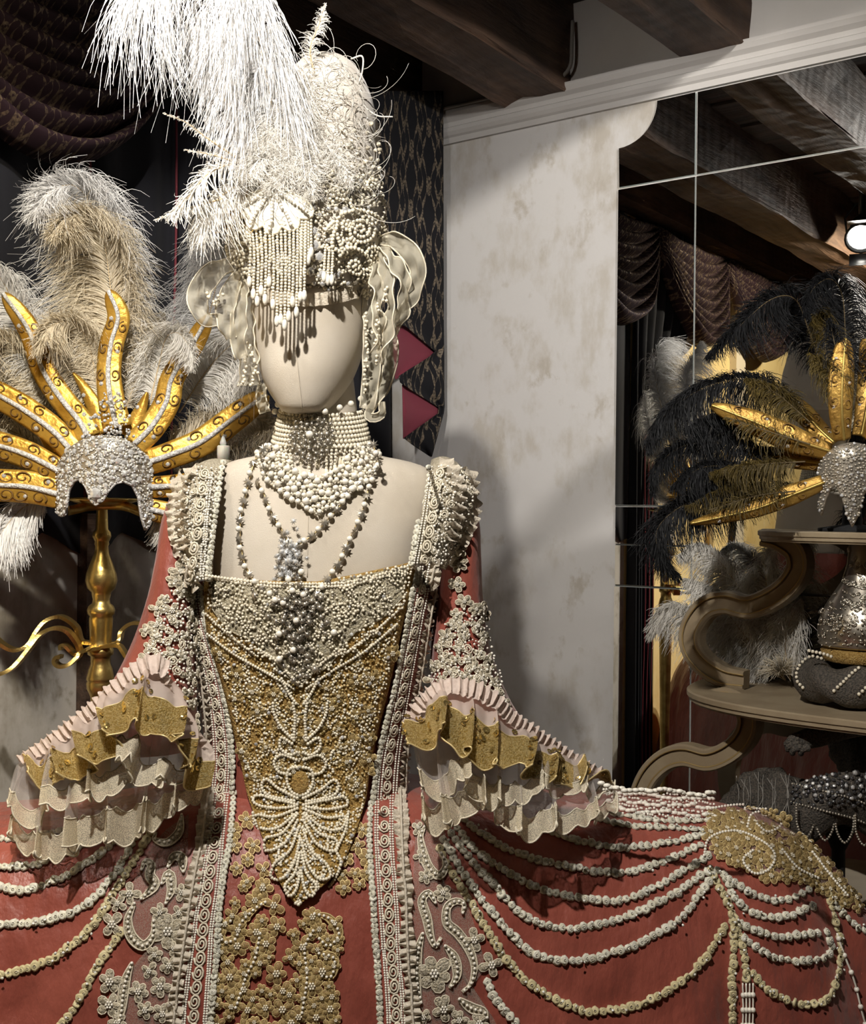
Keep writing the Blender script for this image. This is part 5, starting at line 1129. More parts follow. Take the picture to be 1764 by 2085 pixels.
def chain(name, label, lines, sp=19, rb=.0044):
    t = thing(name, label, 'necklace', at(640, 1080, 1.65)); 
    for pts in lines:
        P, N = cast_line(NBS, pts, spacing=sp, off=.006, dY=1.64); mb = MB(); Q, _ = cast_line(NBS, pts, spacing=5, off=.004, dY=1.64); mb.tube(Q, .0011, 4); put('link', mb, MATS['gold_cord'], t)
        for k, (p, n) in enumerate(zip(P, N)):
            if k % 2: piece('pearl', pearl_me, p + n * .002, np.eye(3), t, rb)
            else: piece('silver_star', star_me, p, frameZ(nrm(n + rng.normal(0, .3, 3)), rng.uniform(0, 6)), t, .0082)
    return t
NBS = union(torso, neck, bod, stm)
c1 = chain('flower_chain', 'long outer chain of silver flowers and pearls dipping to the stomacher edge', [[(536, 915), (518, 950), (505, 1000), (494, 1050), (492, 1100), (502, 1150), (522, 1186), (560, 1215), (600, 1240)], [(760, 905), (768, 940), (752, 990), (738, 1040), (718, 1085), (698, 1130), (672, 1172), (650, 1205), (622, 1240)]])
c2 = chain('flower_chain', 'short V-shaped chain of silver flowers with a crystal pendant on bare chest', [[(528, 985), (540, 1010), (556, 1050), (575, 1080), (590, 1105)], [(735, 985), (712, 1005), (690, 1035), (662, 1065), (636, 1092), (605, 1112)]])
def cluster(par, cx, cy, sx, sy, n, seed, rad=(.0045, .008), mat=None):
    r = np.random.default_rng(seed); q, rs, Rs = [], [], []
    for _ in range(n):
        x, y = r.normal(cx, sx), r.normal(cy, sy); p, nn = cast(NBS, x, y, .006 + r.uniform(0, .006), 1.64); q.append(p); rs.append(r.uniform(*rad)); Rs.append(frameZ(nrm(nn + r.normal(0, .35, 3)), r.uniform(0, 6)))
    mb = MB(); mb.inst(STARB, np.array(q), np.array(rs), np.array(Rs)); return put('pendant', mb, MATS[mat or 'antique_silver'], par, kind='stuff')
cluster(c2, 596, 1128, 14, 22, 46, 81, mat='crystal'); cluster(c2, 582, 1165, 10, 8, 14, 82, mat='crystal')
cluster(c1, 612, 1235, 28, 22, 70, 83); cluster(c1, 608, 1300, 18, 40, 70, 84)
for (x, y) in [(598, 1204), (620, 1212), (564, 1222), (580, 1228), (606, 1262), (572, 1288), (600, 1320), (680, 1285), (572, 1338), (590, 1180), (616, 1165)]: p, n = cast(NBS, x, y, .012, 1.62); piece('pearl', pearl_me, p, np.eye(3), c1, .0048)

# ------------------------------------------------------------------ gilt candelabrum stand on the left
YS = 2.05; KS = YS / FPX
stand = thing('candelabrum_stand', 'tall turned gilt candelabrum with scrolled arms carrying the white feather headdress', 'candelabrum', at(208, 1042, YS) * V(1, 1, 0))
def turned(name, prof, cx, Y, parent, mat, n=28):
    """prof: (radius px, py) from top to bottom"""
    mb = MB(); c = at(cx, 1042, Y); mb.lathe([(r * Y / FPX, at(cx, y, Y)[2]) for r, y in prof], (c[0], c[1], 0), n); return put(name, mb, MATS[mat], parent, recalc=True)
turned('column', [(0, 1012), (11, 1012), (11, 1040), (13, 1078), (18, 1084), (19, 1092), (16, 1099), (14, 1103), (15, 1108), (13, 1112), (15, 1128), (22, 1145), (30, 1168), (32, 1182), (28, 1198), (20, 1206), (19, 1212), (17, 1220), (18, 1228), (25, 1234), (28, 1242), (27, 1250), (23, 1254), (24, 1260), (22, 1300), (23, 1318), (26, 1322), (26, 1332), (20, 1336), (20, 1352), (24, 1362), (28, 1380), (28, 1384), (26, 1386), (28, 1390), (27, 1402), (22, 1412), (19, 1420), (20, 1440), (24, 1480), (22, 1600), (17, 1900), (14, 2200), (20, 2260), (14, 2300), (24, 2560), (52, 2660), (54, 2678), (0, 2679)], 208, YS, stand, 'brass')
turned('drip_plate', [(0, 1020), (40, 1020), (74, 1014), (76, 1018), (42, 1028), (0, 1030)], 210, YS, stand, 'brass')
def arm(pts, wpx=7, depth=.022, name='scroll_arm', parent=None):
    C_ = cr([at(*p) for p in pts], 46); T = nrm(np.gradient(C_, axis=0)); mb = MB(); ww = np.full(46, wpx * KS * .55)
    mb.strip(C_, np.broadcast_to(V(0, 1, 0), C_.shape), depth / 2, wpx * KS); return put(name, mb, MATS['brass'], parent or stand, smooth=False, recalc=True)
k = lambda L: [(x / 3.418, 1150 + y / 3.418, Y) for x, y, Y in L]
arm(k([(720, 545, 2.05), (600, 540, 2.04), (560, 520, 2.03), (530, 430, 2.02), (430, 362, 2.0), (330, 385, 1.99), (260, 465, 1.98), (200, 560, 1.97), (100, 592, 1.96), (0, 540, 1.95), (-60, 470, 1.95)]))
arm(k([(720, 575, 2.04), (580, 600, 2.01), (545, 640, 2.0), (480, 695, 1.99), (420, 705, 1.985), (385, 675, 1.985), (400, 640, 1.985), (430, 640, 1.985)]))
arm(k([(560, 600, 2.01), (535, 540, 2.0), (470, 462, 1.985), (380, 440, 1.975), (290, 480, 1.97), (220, 565, 1.96), (150, 655, 1.95), (80, 725, 1.94), (0, 760, 1.93), (-80, 760, 1.92)]))
arm(k([(640, 570, 2.02), (540, 620, 2.01), (500, 600, 2.0), (460, 560, 1.995), (430, 560, 1.995), (430, 590, 1.995)]), 6)
arm(k([(690, 545, 2.05), (800, 545, 2.06), (835, 520, 2.06), (850, 460, 2.07), (910, 410, 2.07), (980, 405, 2.07), (1030, 430, 2.07), (1080, 500, 2.08)]))
arm(k([(700, 570, 2.04), (820, 560, 2.03), (860, 600, 2.02), (890, 640, 2.01), (950, 650, 2.0), (1000, 600, 2.0), (1060, 560, 1.99), (1200, 580, 1.98), (1390, 690, 1.97), (1440, 690, 1.965)]))
arm([(300, 1345, 2.0), (360, 1330, 1.97), (420, 1250, 1.95), (452, 1120, 1.945), (454, 1000, 1.94), (454, 960, 1.94)], 6)
turned('candle_cup', [(0, 945), (26, 945), (28, 950), (16, 958), (12, 975), (7, 990), (0, 992)], 454, 1.94, stand, 'brass')
cnd = thing('electric_candle', 'small white electric candle rising behind the gown shoulder', 'candle', at(454, 945, 1.94))
turned('candle_body', [(0, 907), (11, 907), (13, 909), (13, 944.5), (0, 944.5)], 454, 1.94, cnd, 'candle', 20)
turned('flame_tip', [(0.3, 887), (3, 890), (6, 898), (7, 903), (5, 907), (0, 907)], 453, 1.94, cnd, 'candle_flame', 14)

# ------------------------------------------------------------------ carnival headdress: half mask, gilt rays, ostrich plumes
def ray(pts, w, parent, mat='gold_leaf', cord='silver_cord', ridge=.0045, curls=True, seed=0, gems=3, gemme=None, cr_r=.0050, wk=.82):
    r = np.random.default_rng(seed); n = 40; C_ = cr([at(*p) for p in pts], n); Yd = C_[:, 1].mean(); T = nrm(np.gradient(C_, axis=0)); S = nrm(np.cross(T, V(0, -1, 0))); B = nrm(np.cross(S, T)); B *= np.where(B[:, 1:2] > 0, -1, 1)
    ww = np.interp(np.linspace(0, 1, n), np.linspace(0, 1, len(w)), w) * Yd / FPX * wk
    tt_ = np.linspace(0, 1, n); ww = ww * np.sqrt(np.clip(1 - np.clip((tt_ - .88) / .125, 0, 1) ** 2, .02, 1))
    s = np.linspace(-1, 1, 9); dep = (1 - np.abs(s) ** 1.5) * ridge
    g = C_[:, None] + S[:, None] * (s[None, :, None] * ww[:, None, None]) + B[:, None] * dep[None, :, None]
    mb = MB(); mb.grid(g); o = put('ray', mb, MATS[mat], parent); solid(o, .003, 0)
    if cord: mb = MB(); mb.tube(C_ + B * (ridge + .001), np.linspace(cr_r, cr_r * .7, n), 8); put('cord', mb, MATS[cord], o)
    if curls:
        for sg in (-1, 1):
            mb = MB()
            for q in range(4):
                i = int(5 + q * 8 + r.integers(0, 3)); c = C_[i] + S[i] * sg * ww[i] * .55 + B[i] * (ridge * .45 + .0028); R_ = ww[i] * .42; t = np.linspace(0, 1, 16); a = t * 2 * PI * 1.2 + r.uniform(0, 6); rr_2 = R_ * (1 - .7 * t)
                mb.tube(c + S[i] * (rr_2 * np.cos(a))[:, None] + T[i] * (rr_2 * 1.3 * np.sin(a))[:, None], .0014, 4)
            put('painted_curl', mb, MATS['gold_dark'], o, kind='stuff')
    for q in range(gems):
        i = int((q + .6) / (gems + .4) * (n - 2)); sg = (-1) ** q; p = C_[i] + S[i] * sg * ww[i] * .6 + B[i] * (ridge * .4 + .002); piece('gem', gemme or gme, p, frameZ(B[i], r.uniform(0, 6)), o, .0042)
    return o
ch = thing('carnival_headdress', 'white feathered carnival headdress with gold rays and crystal half mask on the gilt stand', 'headdress', at(208, 1000, 2.02))
RAYS = [([(240, 872, 1.965), (228, 820, 1.975), (222, 760, 1.985), (228, 700, 1.99), (242, 645, 1.99), (222, 592, 1.985)], [36, 33, 30, 30, 28, 20]),
        ([(182, 892, 1.965), (165, 860, 1.97), (125, 810, 1.98), (88, 752, 1.985), (60, 672, 1.985), (8, 598, 1.98)], [32, 31, 30, 29, 26, 18]),
        ([(148, 918, 1.965), (110, 878, 1.97), (55, 838, 1.975), (0, 806, 1.975), (-70, 770, 1.97)], [30, 34, 35, 33, 24]),
        ([(128, 962, 1.965), (60, 928, 1.97), (0, 908, 1.97), (-80, 890, 1.965)], [28, 34, 35, 24]),
        ([(120, 1006, 1.965), (60, 992, 1.965), (0, 988, 1.96), (-80, 985, 1.955)], [36, 40, 40, 30]),
        ([(272, 908, 1.965), (310, 870, 1.97), (340, 820, 1.98), (352, 770, 1.985), (395, 700, 1.985), (428, 642, 1.98)], [32, 32, 32, 28, 26, 18]),
        ([(302, 942, 1.965), (350, 926, 1.97), (412, 900, 1.98), (480, 850, 1.985), (545, 802, 1.98)], [31, 34, 35, 33, 24]),
        ([(308, 992, 1.965), (345, 990, 1.965), (395, 984, 1.965), (450, 975, 1.965)], [26, 27, 26, 8]),
        ([(302, 1036, 1.965), (335, 1044, 1.965), (375, 1056, 1.965), (410, 1070, 1.965)], [26, 28, 26, 10])]
for i, (p, w) in enumerate(RAYS): ray(p, w, ch, seed=100 + i, gems=4)
for i, (p, w) in enumerate([([(208, 885, 1.985), (195, 835, 1.99), (172, 790, 1.995), (150, 760, 1.995)], [26, 22, 14, 3]), ([(262, 890, 1.985), (285, 840, 1.99), (300, 800, 1.995)], [24, 18, 4]), ([(128, 935, 1.985), (95, 890, 1.99), (60, 860, 1.995)], [24, 18, 4])]): ray(p, w, ch, cord=None, seed=120 + i, gems=2, curls=False)
# half mask: dome over two eye arches and a pointed nose piece
xs = np.linspace(116, 310, 60)
def m_top(x): return 985 - 98 * math.sqrt(max(0, 1 - ((x - 212) / 100) ** 2)) ** .9
def m_bot(x):
    pk = [(116, 1046), (128, 1050), (134, 1046), (140, 1000), (150, 980), (163, 974), (176, 992), (186, 1020), (196, 1028), (208, 1020), (220, 1000), (235, 984), (252, 980), (270, 988), (282, 1012), (288, 1052), (296, 1078), (304, 1070), (310, 1050)]
    return np.interp(x, [p[0] for p in pk], [p[1] for p in pk])
g = np.zeros((60, 18, 3))
for i, x in enumerate(xs):
    t0, b0 = m_top(x), m_bot(x); b0 = max(b0, t0 + 6)
    for j in range(18):
        y = t0 + (b0 - t0) * j / 17; e = ((x - 212) / 110) ** 2 + max(0, (930 - y) / 90) ** 2 * .5; g[i, j] = at(x, y, 1.905 + .075 * min(1.3, e))
msk = MB(); msk.grid(g); mo = put('half_mask', msk, MATS['antique_silver'], ch); solid(mo, .004, 0)
MK = msk.bvh()
def in_mask(x, y): return m_top(x) + 2 < y < m_bot(x) - 2
r = np.random.default_rng(9); used = []
for _ in range(4000):
    if len(used) >= 120: break
    x, y = r.uniform(118, 308), r.uniform(886, 1072); rad = r.uniform(4.5, 7.5)
    if in_mask(x, y) and all(math.hypot(x - a, y - b) > .9 * (rad + c) for a, b, c in used):
        p, n = cast(MK, x, y, .002, 1.95); used.append((x, y, rad)); piece('crystal', gme, p, frameZ(nrm(n + r.normal(0, .25, 3)), r.uniform(0, 6)), mo, rad * KS)
p, n = cast(MK, 197, 1006, .004, 1.92); piece('crystal', gme, p, frameZ(n), mo, 13 * KS)
scatter(520, lambda x, y, r: in_mask(x, y), .0012, .0028, .003, 'crystal', 'small_crystals', 91, MK, GEM, 4, (116, 884, 312, 1080), mo)
scatter(260, lambda x, y, r: in_mask(x, y), .0010, .0022, .003, 'pearl_white', 'seed_beads', 92, MK, S1, 5, (116, 884, 312, 1080), mo)
# crystal spray rising from the brow onto the middle ray
mb = MB(); r = np.random.default_rng(12)
for _ in range(170):
    x, y = r.normal(225, 34), r.uniform(800, 900); 
    if abs(x - 228) > 10 + (y - 790) * .55: continue
    mb.inst(GEM, [at(x, y, 1.945 - .01 * r.random())], r.uniform(.0014, .004), frameZ(nrm(V(r.normal(0, .4), -1, r.normal(0, .4))))[None])
put('crystal_spray', mb, MATS['crystal'], ch, kind='stuff')
mb = MB(); mb.tube([at(x, m_bot(x), cast(MK, x, m_bot(x) - 1.5, 0, 1.95)[0][1]) for x in np.linspace(120, 308, 80)], .0028, 5); put('mask_rim', mb, MATS['silver_cord'], mo)
# head strap band
mb = MB(); mb.strip(cr([at(140, 1040, 1.985), at(190, 1030, 2.03), at(250, 1030, 2.03), at(292, 1045, 1.985)], 20), V(0, 0, 1), .008, .002); put('strap', mb, MATS['brass'], ch)
W_, K_ = 'feather_white', 'feather_cream'
FL = [([(238, 800, 2.04), (228, 660, 2.07), (212, 520, 2.09), (190, 425, 2.08), (150, 378, 2.04), (100, 392, 2.00), (72, 430, 1.97)], 118, 1100, 'feather_bright', .45, .25),
      ([(240, 800, 2.02), (232, 670, 2.05), (222, 560, 2.065), (208, 480, 2.06), (180, 440, 2.03), (140, 440, 1.99), (110, 470, 1.97)], 98, 1100, K_, .5, .3),
      ([(405, 770, 2.06), (425, 650, 2.08), (450, 540, 2.09), (462, 460, 2.07), (450, 410, 2.05)], 100, 800, 'feather_bright', .6, .1),
      ([(75, 770, 2.03), (40, 650, 2.05), (0, 565, 2.04), (-50, 520, 2.01)], 95, 620, 'feather_bright', .55, .1),
      ([(205, 850, 2.0), (192, 750, 2.02), (172, 680, 2.02), (135, 655, 1.99), (95, 672, 1.96), (78, 710, 1.95)], 72, 700, K_, .5, .25),
      ([(298, 850, 2.0), (322, 750, 2.02), (338, 690, 2.01), (362, 678, 1.985), (384, 705, 1.965), (390, 745, 1.955)], 58, 620, W_, .5, .25),
      ([(365, 840, 2.02), (425, 750, 2.04), (475, 702, 2.03), (520, 712, 2.0), (545, 750, 1.98)], 84, 760, W_, .6, .2),
      ([(105, 860, 2.02), (60, 760, 2.04), (25, 700, 2.03), (-15, 695, 2.0), (-50, 730, 1.98)], 84, 700, K_, .6, .2),
      ([(320, 910, 2.0), (420, 872, 2.03), (510, 850, 2.03), (570, 880, 2.0)], 74, 640, K_, .35, .2),
      ([(320, 940, 2.0), (430, 930, 2.02), (510, 915, 2.02), (570, 930, 2.0)], 56, 520, W_, .35, .2),
      ([(112, 940, 2.0), (40, 885, 2.02), (-30, 862, 2.0)], 56, 460, K_, .4, .15), ([(112, 985, 2.0), (40, 955, 2.01), (-40, 940, 2.0)], 40, 300, W_, .3, .1),
      ([(108, 1010, 2.0), (50, 1032, 2.0), (10, 1075, 1.985), (-10, 1110, 1.98)], 62, 460, 'feather_bright', .8, .1), ([(312, 1030, 2.0), (332, 1060, 1.995), (338, 1085, 1.99)], 34, 160, W_, .7, .1),
      ([(250, 850, 2.03), (290, 740, 2.05), (330, 640, 2.06)], 60, 420, K_, .4, .2), ([(150, 860, 2.03), (120, 770, 2.05), (70, 700, 2.05)], 60, 420, W_, .4, .2)]
for i, (p, L, nb, mt, dr, fw) in enumerate(FL): feather('plume', p, (0, -1, .15), L * (1.35 if i < 3 else 1.2), int(nb * (2.4 if i < 3 else 2.0)), mt, ch, droop=dr, fwd=fw, wid=.0009, seed=200 + i, jit=.10, wave=.035, curl=.42, m=8)

# ------------------------------------------------------------------ console etagere in front of the mirror
def onb(px, py, b):
    """point where the sight line of a pixel meets the plane at distance b from the mirror wall"""
    d = at(px, py, 1.0) - V(0, 0, CZ); o = V(0, 0, CZ); q = np.dot(C0 + NV * b - o, NV) / np.dot(d, NV); return o + d * q
con = thing('console_etagere', 'cream painted console shelf with big S-scroll brackets before the mirror', 'console table', RM(1.42, .18, 0))
AC = 1.42
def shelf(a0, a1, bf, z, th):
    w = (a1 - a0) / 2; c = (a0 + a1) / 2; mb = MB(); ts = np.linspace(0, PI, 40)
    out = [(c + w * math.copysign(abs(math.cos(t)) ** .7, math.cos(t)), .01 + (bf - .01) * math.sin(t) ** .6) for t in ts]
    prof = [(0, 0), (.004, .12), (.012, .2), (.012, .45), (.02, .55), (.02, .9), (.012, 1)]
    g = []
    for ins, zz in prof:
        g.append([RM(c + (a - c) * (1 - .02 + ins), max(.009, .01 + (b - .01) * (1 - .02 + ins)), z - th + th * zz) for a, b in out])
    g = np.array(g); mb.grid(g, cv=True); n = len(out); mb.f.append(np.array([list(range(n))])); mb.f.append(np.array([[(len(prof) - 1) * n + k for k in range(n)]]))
    return put('shelf', mb, MATS['console_paint_shaded'], con, smooth=False, recalc=True)
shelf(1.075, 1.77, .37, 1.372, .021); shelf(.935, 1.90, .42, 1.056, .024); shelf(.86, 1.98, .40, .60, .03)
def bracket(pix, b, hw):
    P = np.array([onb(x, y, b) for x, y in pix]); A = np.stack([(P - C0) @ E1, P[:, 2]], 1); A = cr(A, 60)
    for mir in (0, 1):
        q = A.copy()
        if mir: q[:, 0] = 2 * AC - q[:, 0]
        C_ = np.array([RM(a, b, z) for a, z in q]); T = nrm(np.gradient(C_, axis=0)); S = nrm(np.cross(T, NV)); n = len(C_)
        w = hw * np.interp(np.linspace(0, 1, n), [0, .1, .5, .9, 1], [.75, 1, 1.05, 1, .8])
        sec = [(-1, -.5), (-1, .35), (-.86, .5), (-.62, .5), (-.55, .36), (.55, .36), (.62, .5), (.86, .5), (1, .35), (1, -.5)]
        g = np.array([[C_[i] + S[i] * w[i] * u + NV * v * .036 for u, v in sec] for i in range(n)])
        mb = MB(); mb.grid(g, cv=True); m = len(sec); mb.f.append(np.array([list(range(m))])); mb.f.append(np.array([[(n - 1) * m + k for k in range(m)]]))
        o = put('scroll_bracket', mb, MATS['console_paint_shaded'], con, smooth=False, recalc=True)
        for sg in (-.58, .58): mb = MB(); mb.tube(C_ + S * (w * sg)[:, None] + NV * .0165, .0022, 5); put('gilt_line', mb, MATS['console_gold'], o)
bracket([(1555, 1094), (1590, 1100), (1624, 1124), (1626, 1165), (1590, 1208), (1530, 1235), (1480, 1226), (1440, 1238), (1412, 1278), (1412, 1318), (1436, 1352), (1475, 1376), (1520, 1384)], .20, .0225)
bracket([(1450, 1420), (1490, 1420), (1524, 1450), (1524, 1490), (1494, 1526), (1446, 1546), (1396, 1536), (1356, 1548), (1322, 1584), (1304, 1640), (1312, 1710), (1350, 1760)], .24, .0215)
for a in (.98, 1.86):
    mb = MB(); mb.lathe([(0, .572), (.03, .572), (.034, .55), (.022, .5), (.026, .3), (.02, .12), (.03, .06), (.026, 0), (0, 0)], RM(a, .2, 0), 16); put('foot', mb, MATS['console_paint_shaded'], con)

# ------------------------------------------------------------------ gold and black feathered headdress on the upper shelf
YB = 2.13; KB = YB / FPX
bh = thing('dark_carnival_headdress', 'gold carnival headdress with black ostrich plumes and beaded mask on the upper console shelf', 'headdress', at(1736, 1060, YB))
dia = MB(); dia.add(np.array([[1, 0, 0], [0, 1, 0], [-1, 0, 0], [0, -1, 0], [0, 0, .7]], float), [[0, 1, 4], [1, 2, 4], [2, 3, 4], [3, 0, 4], [3, 2, 1, 0]]); dme = dia.mesh('diamond_stud', mats=[MATS['crystal']], smooth=False)
GR = [([(1716, 895, 2.06), (1712, 848, 2.05), (1712, 790, 2.045), (1716, 730, 2.045), (1720, 690, 2.045)], [20, 28, 32, 30, 18]), ([(1700, 905, 2.10), (1668, 876, 2.115), (1636, 842, 2.125), (1595, 815, 2.13), (1545, 790, 2.125)], [18, 24, 26, 24, 8]),
      ([(1690, 920, 2.08), (1620, 897, 2.075), (1540, 862, 2.07), (1448, 826, 2.07)], [20, 34, 30, 12]), ([(1682, 945, 2.10), (1620, 936, 2.11), (1570, 928, 2.12), (1515, 922, 2.12)], [18, 22, 22, 8]),
      ([(1676, 982, 2.08), (1610, 1008, 2.075), (1540, 1035, 2.07), (1470, 1052, 2.065), (1405, 1066, 2.06)], [18, 26, 22, 16, 6]), ([(1750, 890, 2.10), (1762, 830, 2.12), (1768, 760, 2.13), (1760, 690, 2.12)], [18, 26, 26, 12]),
      ([(1772, 905, 2.10), (1810, 870, 2.11), (1850, 830, 2.11), (1900, 800, 2.10)], [18, 24, 24, 8]), ([(1790, 945, 2.09), (1850, 936, 2.09), (1910, 925, 2.08), (1960, 920, 2.07)], [18, 22, 22, 8]), ([(1795, 985, 2.09), (1860, 1008, 2.08), (1930, 1035, 2.07), (2000, 1054, 2.06)], [18, 24, 18, 6])]
for i, (p, w) in enumerate(GR): ray(p, w, bh, mat='gold_old', cord='mouth_gold', ridge=.006, seed=300 + i, gems=4, gemme=dme, cr_r=.003)
xs = np.linspace(1668, 1806, 50); cxm = 1736
bt = lambda x: 978 - 76 * math.sqrt(max(0, 1 - ((x - cxm) / 72) ** 2))
bb_ = lambda x: np.interp(x, [1668, 1674, 1682, 1692, 1702, 1714, 1724, 1736, 1748, 1758, 1770, 1780, 1790, 1798, 1806], [1040, 1050, 1020, 996, 990, 1010, 1050, 1074, 1050, 1010, 990, 996, 1020, 1050, 1040])
g = np.zeros((50, 16, 3))
for i, x in enumerate(xs):
    t0 = bt(x); b0 = max(bb_(x), t0 + 5)
    for j in range(16): y = t0 + (b0 - t0) * j / 15; g[i, j] = at(x, y, 2.04 + .07 * min(1.2, ((x - cxm) / 80) ** 2 + max(0, (935 - y) / 60) ** 2 * .5))
bm = MB(); bm.grid(g); bo = put('beaded_mask', bm, MATS['antique_silver'], bh); solid(bo, .004, 0); BMK = bm.bvh(); inb = lambda x, y, r=None: bt(x) + 1 < y < bb_(x) - 1
scatter(520, inb, .0016, .0030, .0025, 'antique_silver', 'silver_beads', 95, BMK, S1, 4.5, (1668, 900, 1800, 1076), bo); scatter(110, inb, .002, .0042, .003, 'crystal', 'crystals', 96, BMK, GEM, 10, (1668, 900, 1800, 1076), bo)
mb = MB(); mb.lathe([(0, 1.3705), (.06, 1.3705), (.06, 1.378), (.018, 1.385), (.015, 1.45), (.05, 1.47), (0, 1.475)], at(1736, 1042, 2.16) * V(1, 1, 0), 18); put('block', mb, MATS['black_cloth'], bh)
BK, OL = 'feather_black', 'feather_olive'
BF = [([(1690, 790, 2.13), (1650, 680, 2.14), (1620, 610, 2.13), (1570, 610, 2.10), (1500, 670, 2.07), (1442, 725, 2.05)], 72, 900, BK, .5, .15), ([(1730, 800, 2.13), (1722, 680, 2.14), (1715, 600, 2.13), (1690, 568, 2.10), (1655, 590, 2.07), (1640, 640, 2.05)], 62, 700, BK, .55, .2),
      ([(1660, 850, 2.12), (1560, 780, 2.12), (1460, 780, 2.10), (1370, 830, 2.08), (1325, 890, 2.07), (1322, 912, 2.07)], 64, 760, BK, .75, .1), ([(1620, 940, 2.11), (1500, 905, 2.11), (1400, 905, 2.10), (1340, 950, 2.08), (1330, 1005, 2.07)], 52, 620, BK, .6, .1),
      ([(1600, 1000, 2.11), (1480, 1005, 2.10), (1390, 1030, 2.09), (1338, 1080, 2.08), (1350, 1140, 2.07), (1380, 1168, 2.07)], 70, 760, BK, .6, .1), ([(1780, 800, 2.12), (1800, 690, 2.13), (1810, 610, 2.12), (1850, 590, 2.1)], 70, 420, BK, .5, .2),
      ([(1690, 800, 2.10), (1680, 700, 2.11), (1670, 640, 2.10), (1650, 660, 2.07)], 46, 240, OL, .5, .3), ([(1650, 860, 2.09), (1580, 800, 2.09), (1520, 770, 2.08)], 50, 240, OL, .6, .3), ([(1620, 945, 2.09), (1540, 955, 2.085), (1450, 962, 2.08)], 50, 300, OL, .6, .2),
      ([(1640, 985, 2.09), (1560, 990, 2.085), (1470, 1002, 2.08), (1400, 1030, 2.075)], 44, 240, OL, .7, .2), ([(1560, 880, 2.11), (1480, 850, 2.10), (1400, 870, 2.09)], 50, 420, BK, .8, .1), ([(1540, 960, 2.10), (1440, 950, 2.09), (1370, 990, 2.08)], 50, 420, BK, .7, .1)]
BF += [([(1650, 905, 2.06), (1570, 880, 2.055), (1480, 850, 2.05)], 40, 70, OL, .6, .2), ([(1640, 940, 2.06), (1560, 945, 2.055), (1470, 955, 2.05)], 44, 130, OL, .7, .2), ([(1620, 1000, 2.06), (1540, 1010, 2.055), (1440, 1040, 2.05)], 40, 60, OL, .4, .2), ([(1720, 780, 2.05), (1700, 700, 2.045), (1690, 650, 2.04)], 48, 160, BK, .6, .2), ([(1716, 820, 2.05), (1690, 760, 2.045), (1650, 720, 2.04)], 46, 130, OL, .6, .2)]
for i, (p, L, nb, mt, dr, fw) in enumerate(BF): feather('plume', p, (0, -1, .15), L * 1.1, int(nb * 1.6), mt, bh, droop=dr, fwd=fw, wid=.0010, seed=400 + i, jit=.14, wave=.05, curl=.45, m=8)

# ------------------------------------------------------------------ things on the lower shelves
wf = thing('white_feather_fan', 'bunch of soft white ostrich plumes tucked behind the console scroll', 'feathers', onb(1590, 1385, .08))
for i, (p, L, nb) in enumerate([([(1600, 1385), (1540, 1260), (1480, 1160), (1430, 1115), (1390, 1130)], 92, 800), ([(1600, 1385), (1500, 1330), (1420, 1260), (1360, 1240), (1325, 1290)], 74, 760), ([(1610, 1380), (1570, 1250), (1560, 1150), (1580, 1100)], 80, 620), ([(1600, 1385), (1530, 1310), (1450, 1210), (1400, 1180)], 84, 620), ([(1610, 1385), (1600, 1300), (1630, 1220)], 66, 460)]):
    pts = [onb(x, y, .075 + .008 * k + .006 * i) for k, (x, y) in enumerate(p)]; mb, R_ = plume(pts, NV, L / FPX * 2.35, int(nb * 1.9), droop=.5, fwd=.2, wid=.0010, seed=500 + i, jit=.12, wave=.04, curl=.5, m=8); o = put('plume', mb, MATS['feather_white'], wf); q = MB(); q.tube(R_, np.linspace(.0016, .0005, len(R_)), 5); put('quill', q, MATS['quill'], o)
mb = MB(); r = np.random.default_rng(15); c = onb(1592, 1372, .13)
for _ in range(160): d = nrm(V(r.normal(-.3, .8), r.normal(-.3, .5), abs(r.normal(.6, .5)))); mb.tube(np.array([c, c + d * .03, c + d * .055 - V(0, 0, .012)]), [.0008, .0006, .0003], 3)
put('down_tuft', mb, MATS['feather_cream'], wf, kind='stuff')
# filigree bell hat with a turban roll
YH = 2.16; KH = YH / FPX; cH = at(1764, 1042, YH)
bell = thing('filigree_bell_hat', 'bell shaped silver filigree hat on a dark pearl-strung turban roll on the console', 'hat', V(cH[0], cH[1], 1.058))
def zH(y): return at(1764, y, YH)[2]
mb = MB(); prof = [(0, 1090), (26, 1092), (32, 1110), (36, 1150), (46, 1185), (70, 1222), (86, 1250), (92, 1280), (92, 1300), (88, 1306), (92, 1310), (84, 1316), (70, 1318), (0, 1318)]
mb.lathe([(q * KH, zH(y)) for q, y in prof], (cH[0], cH[1], 0), 36); put('bell', mb, MATS['filigree'], bell); BB = mb.bvh()
for k in range(150):
    x, y = rng.uniform(1672, 1790), rng.uniform(1105, 1310); p, n = cast(BB, x, y, .002)
    if p is None: continue
    piece('filigree_coil', FILM if 'FILM' in globals() else globals().setdefault('FILM', swirl_mesh().mesh('filigree_coil', mats=[MATS['filigree']])), p, frameZ(n, rng.uniform(0, 6)), bell, rng.uniform(5, 9) * KH)
scatter(150, lambda x, y, r: True, .0018, .003, .002, 'filigree', 'silver_beads', 97, BB, S1, 8, (1668, 1240, 1800, 1316), bell)
mb = MB(); nt_, ns = 60, 16; g = np.zeros((nt_, ns, 3)); zc = zH(1368)
for i in range(nt_):
    a = i / nt_ * 2 * PI
    for j in range(ns): b = j / ns * 2 * PI; rr_3 = (37 + 6 * math.sin(a * 7 + b * 2)) * KH; R0 = 98 * KH; g[i, j] = V(cH[0] + (R0 + rr_3 * math.cos(b)) * math.cos(a), cH[1] + (R0 * .95 + rr_3 * math.cos(b)) * math.sin(a), 1.058 + 44 * KH + rr_3 * math.sin(b))
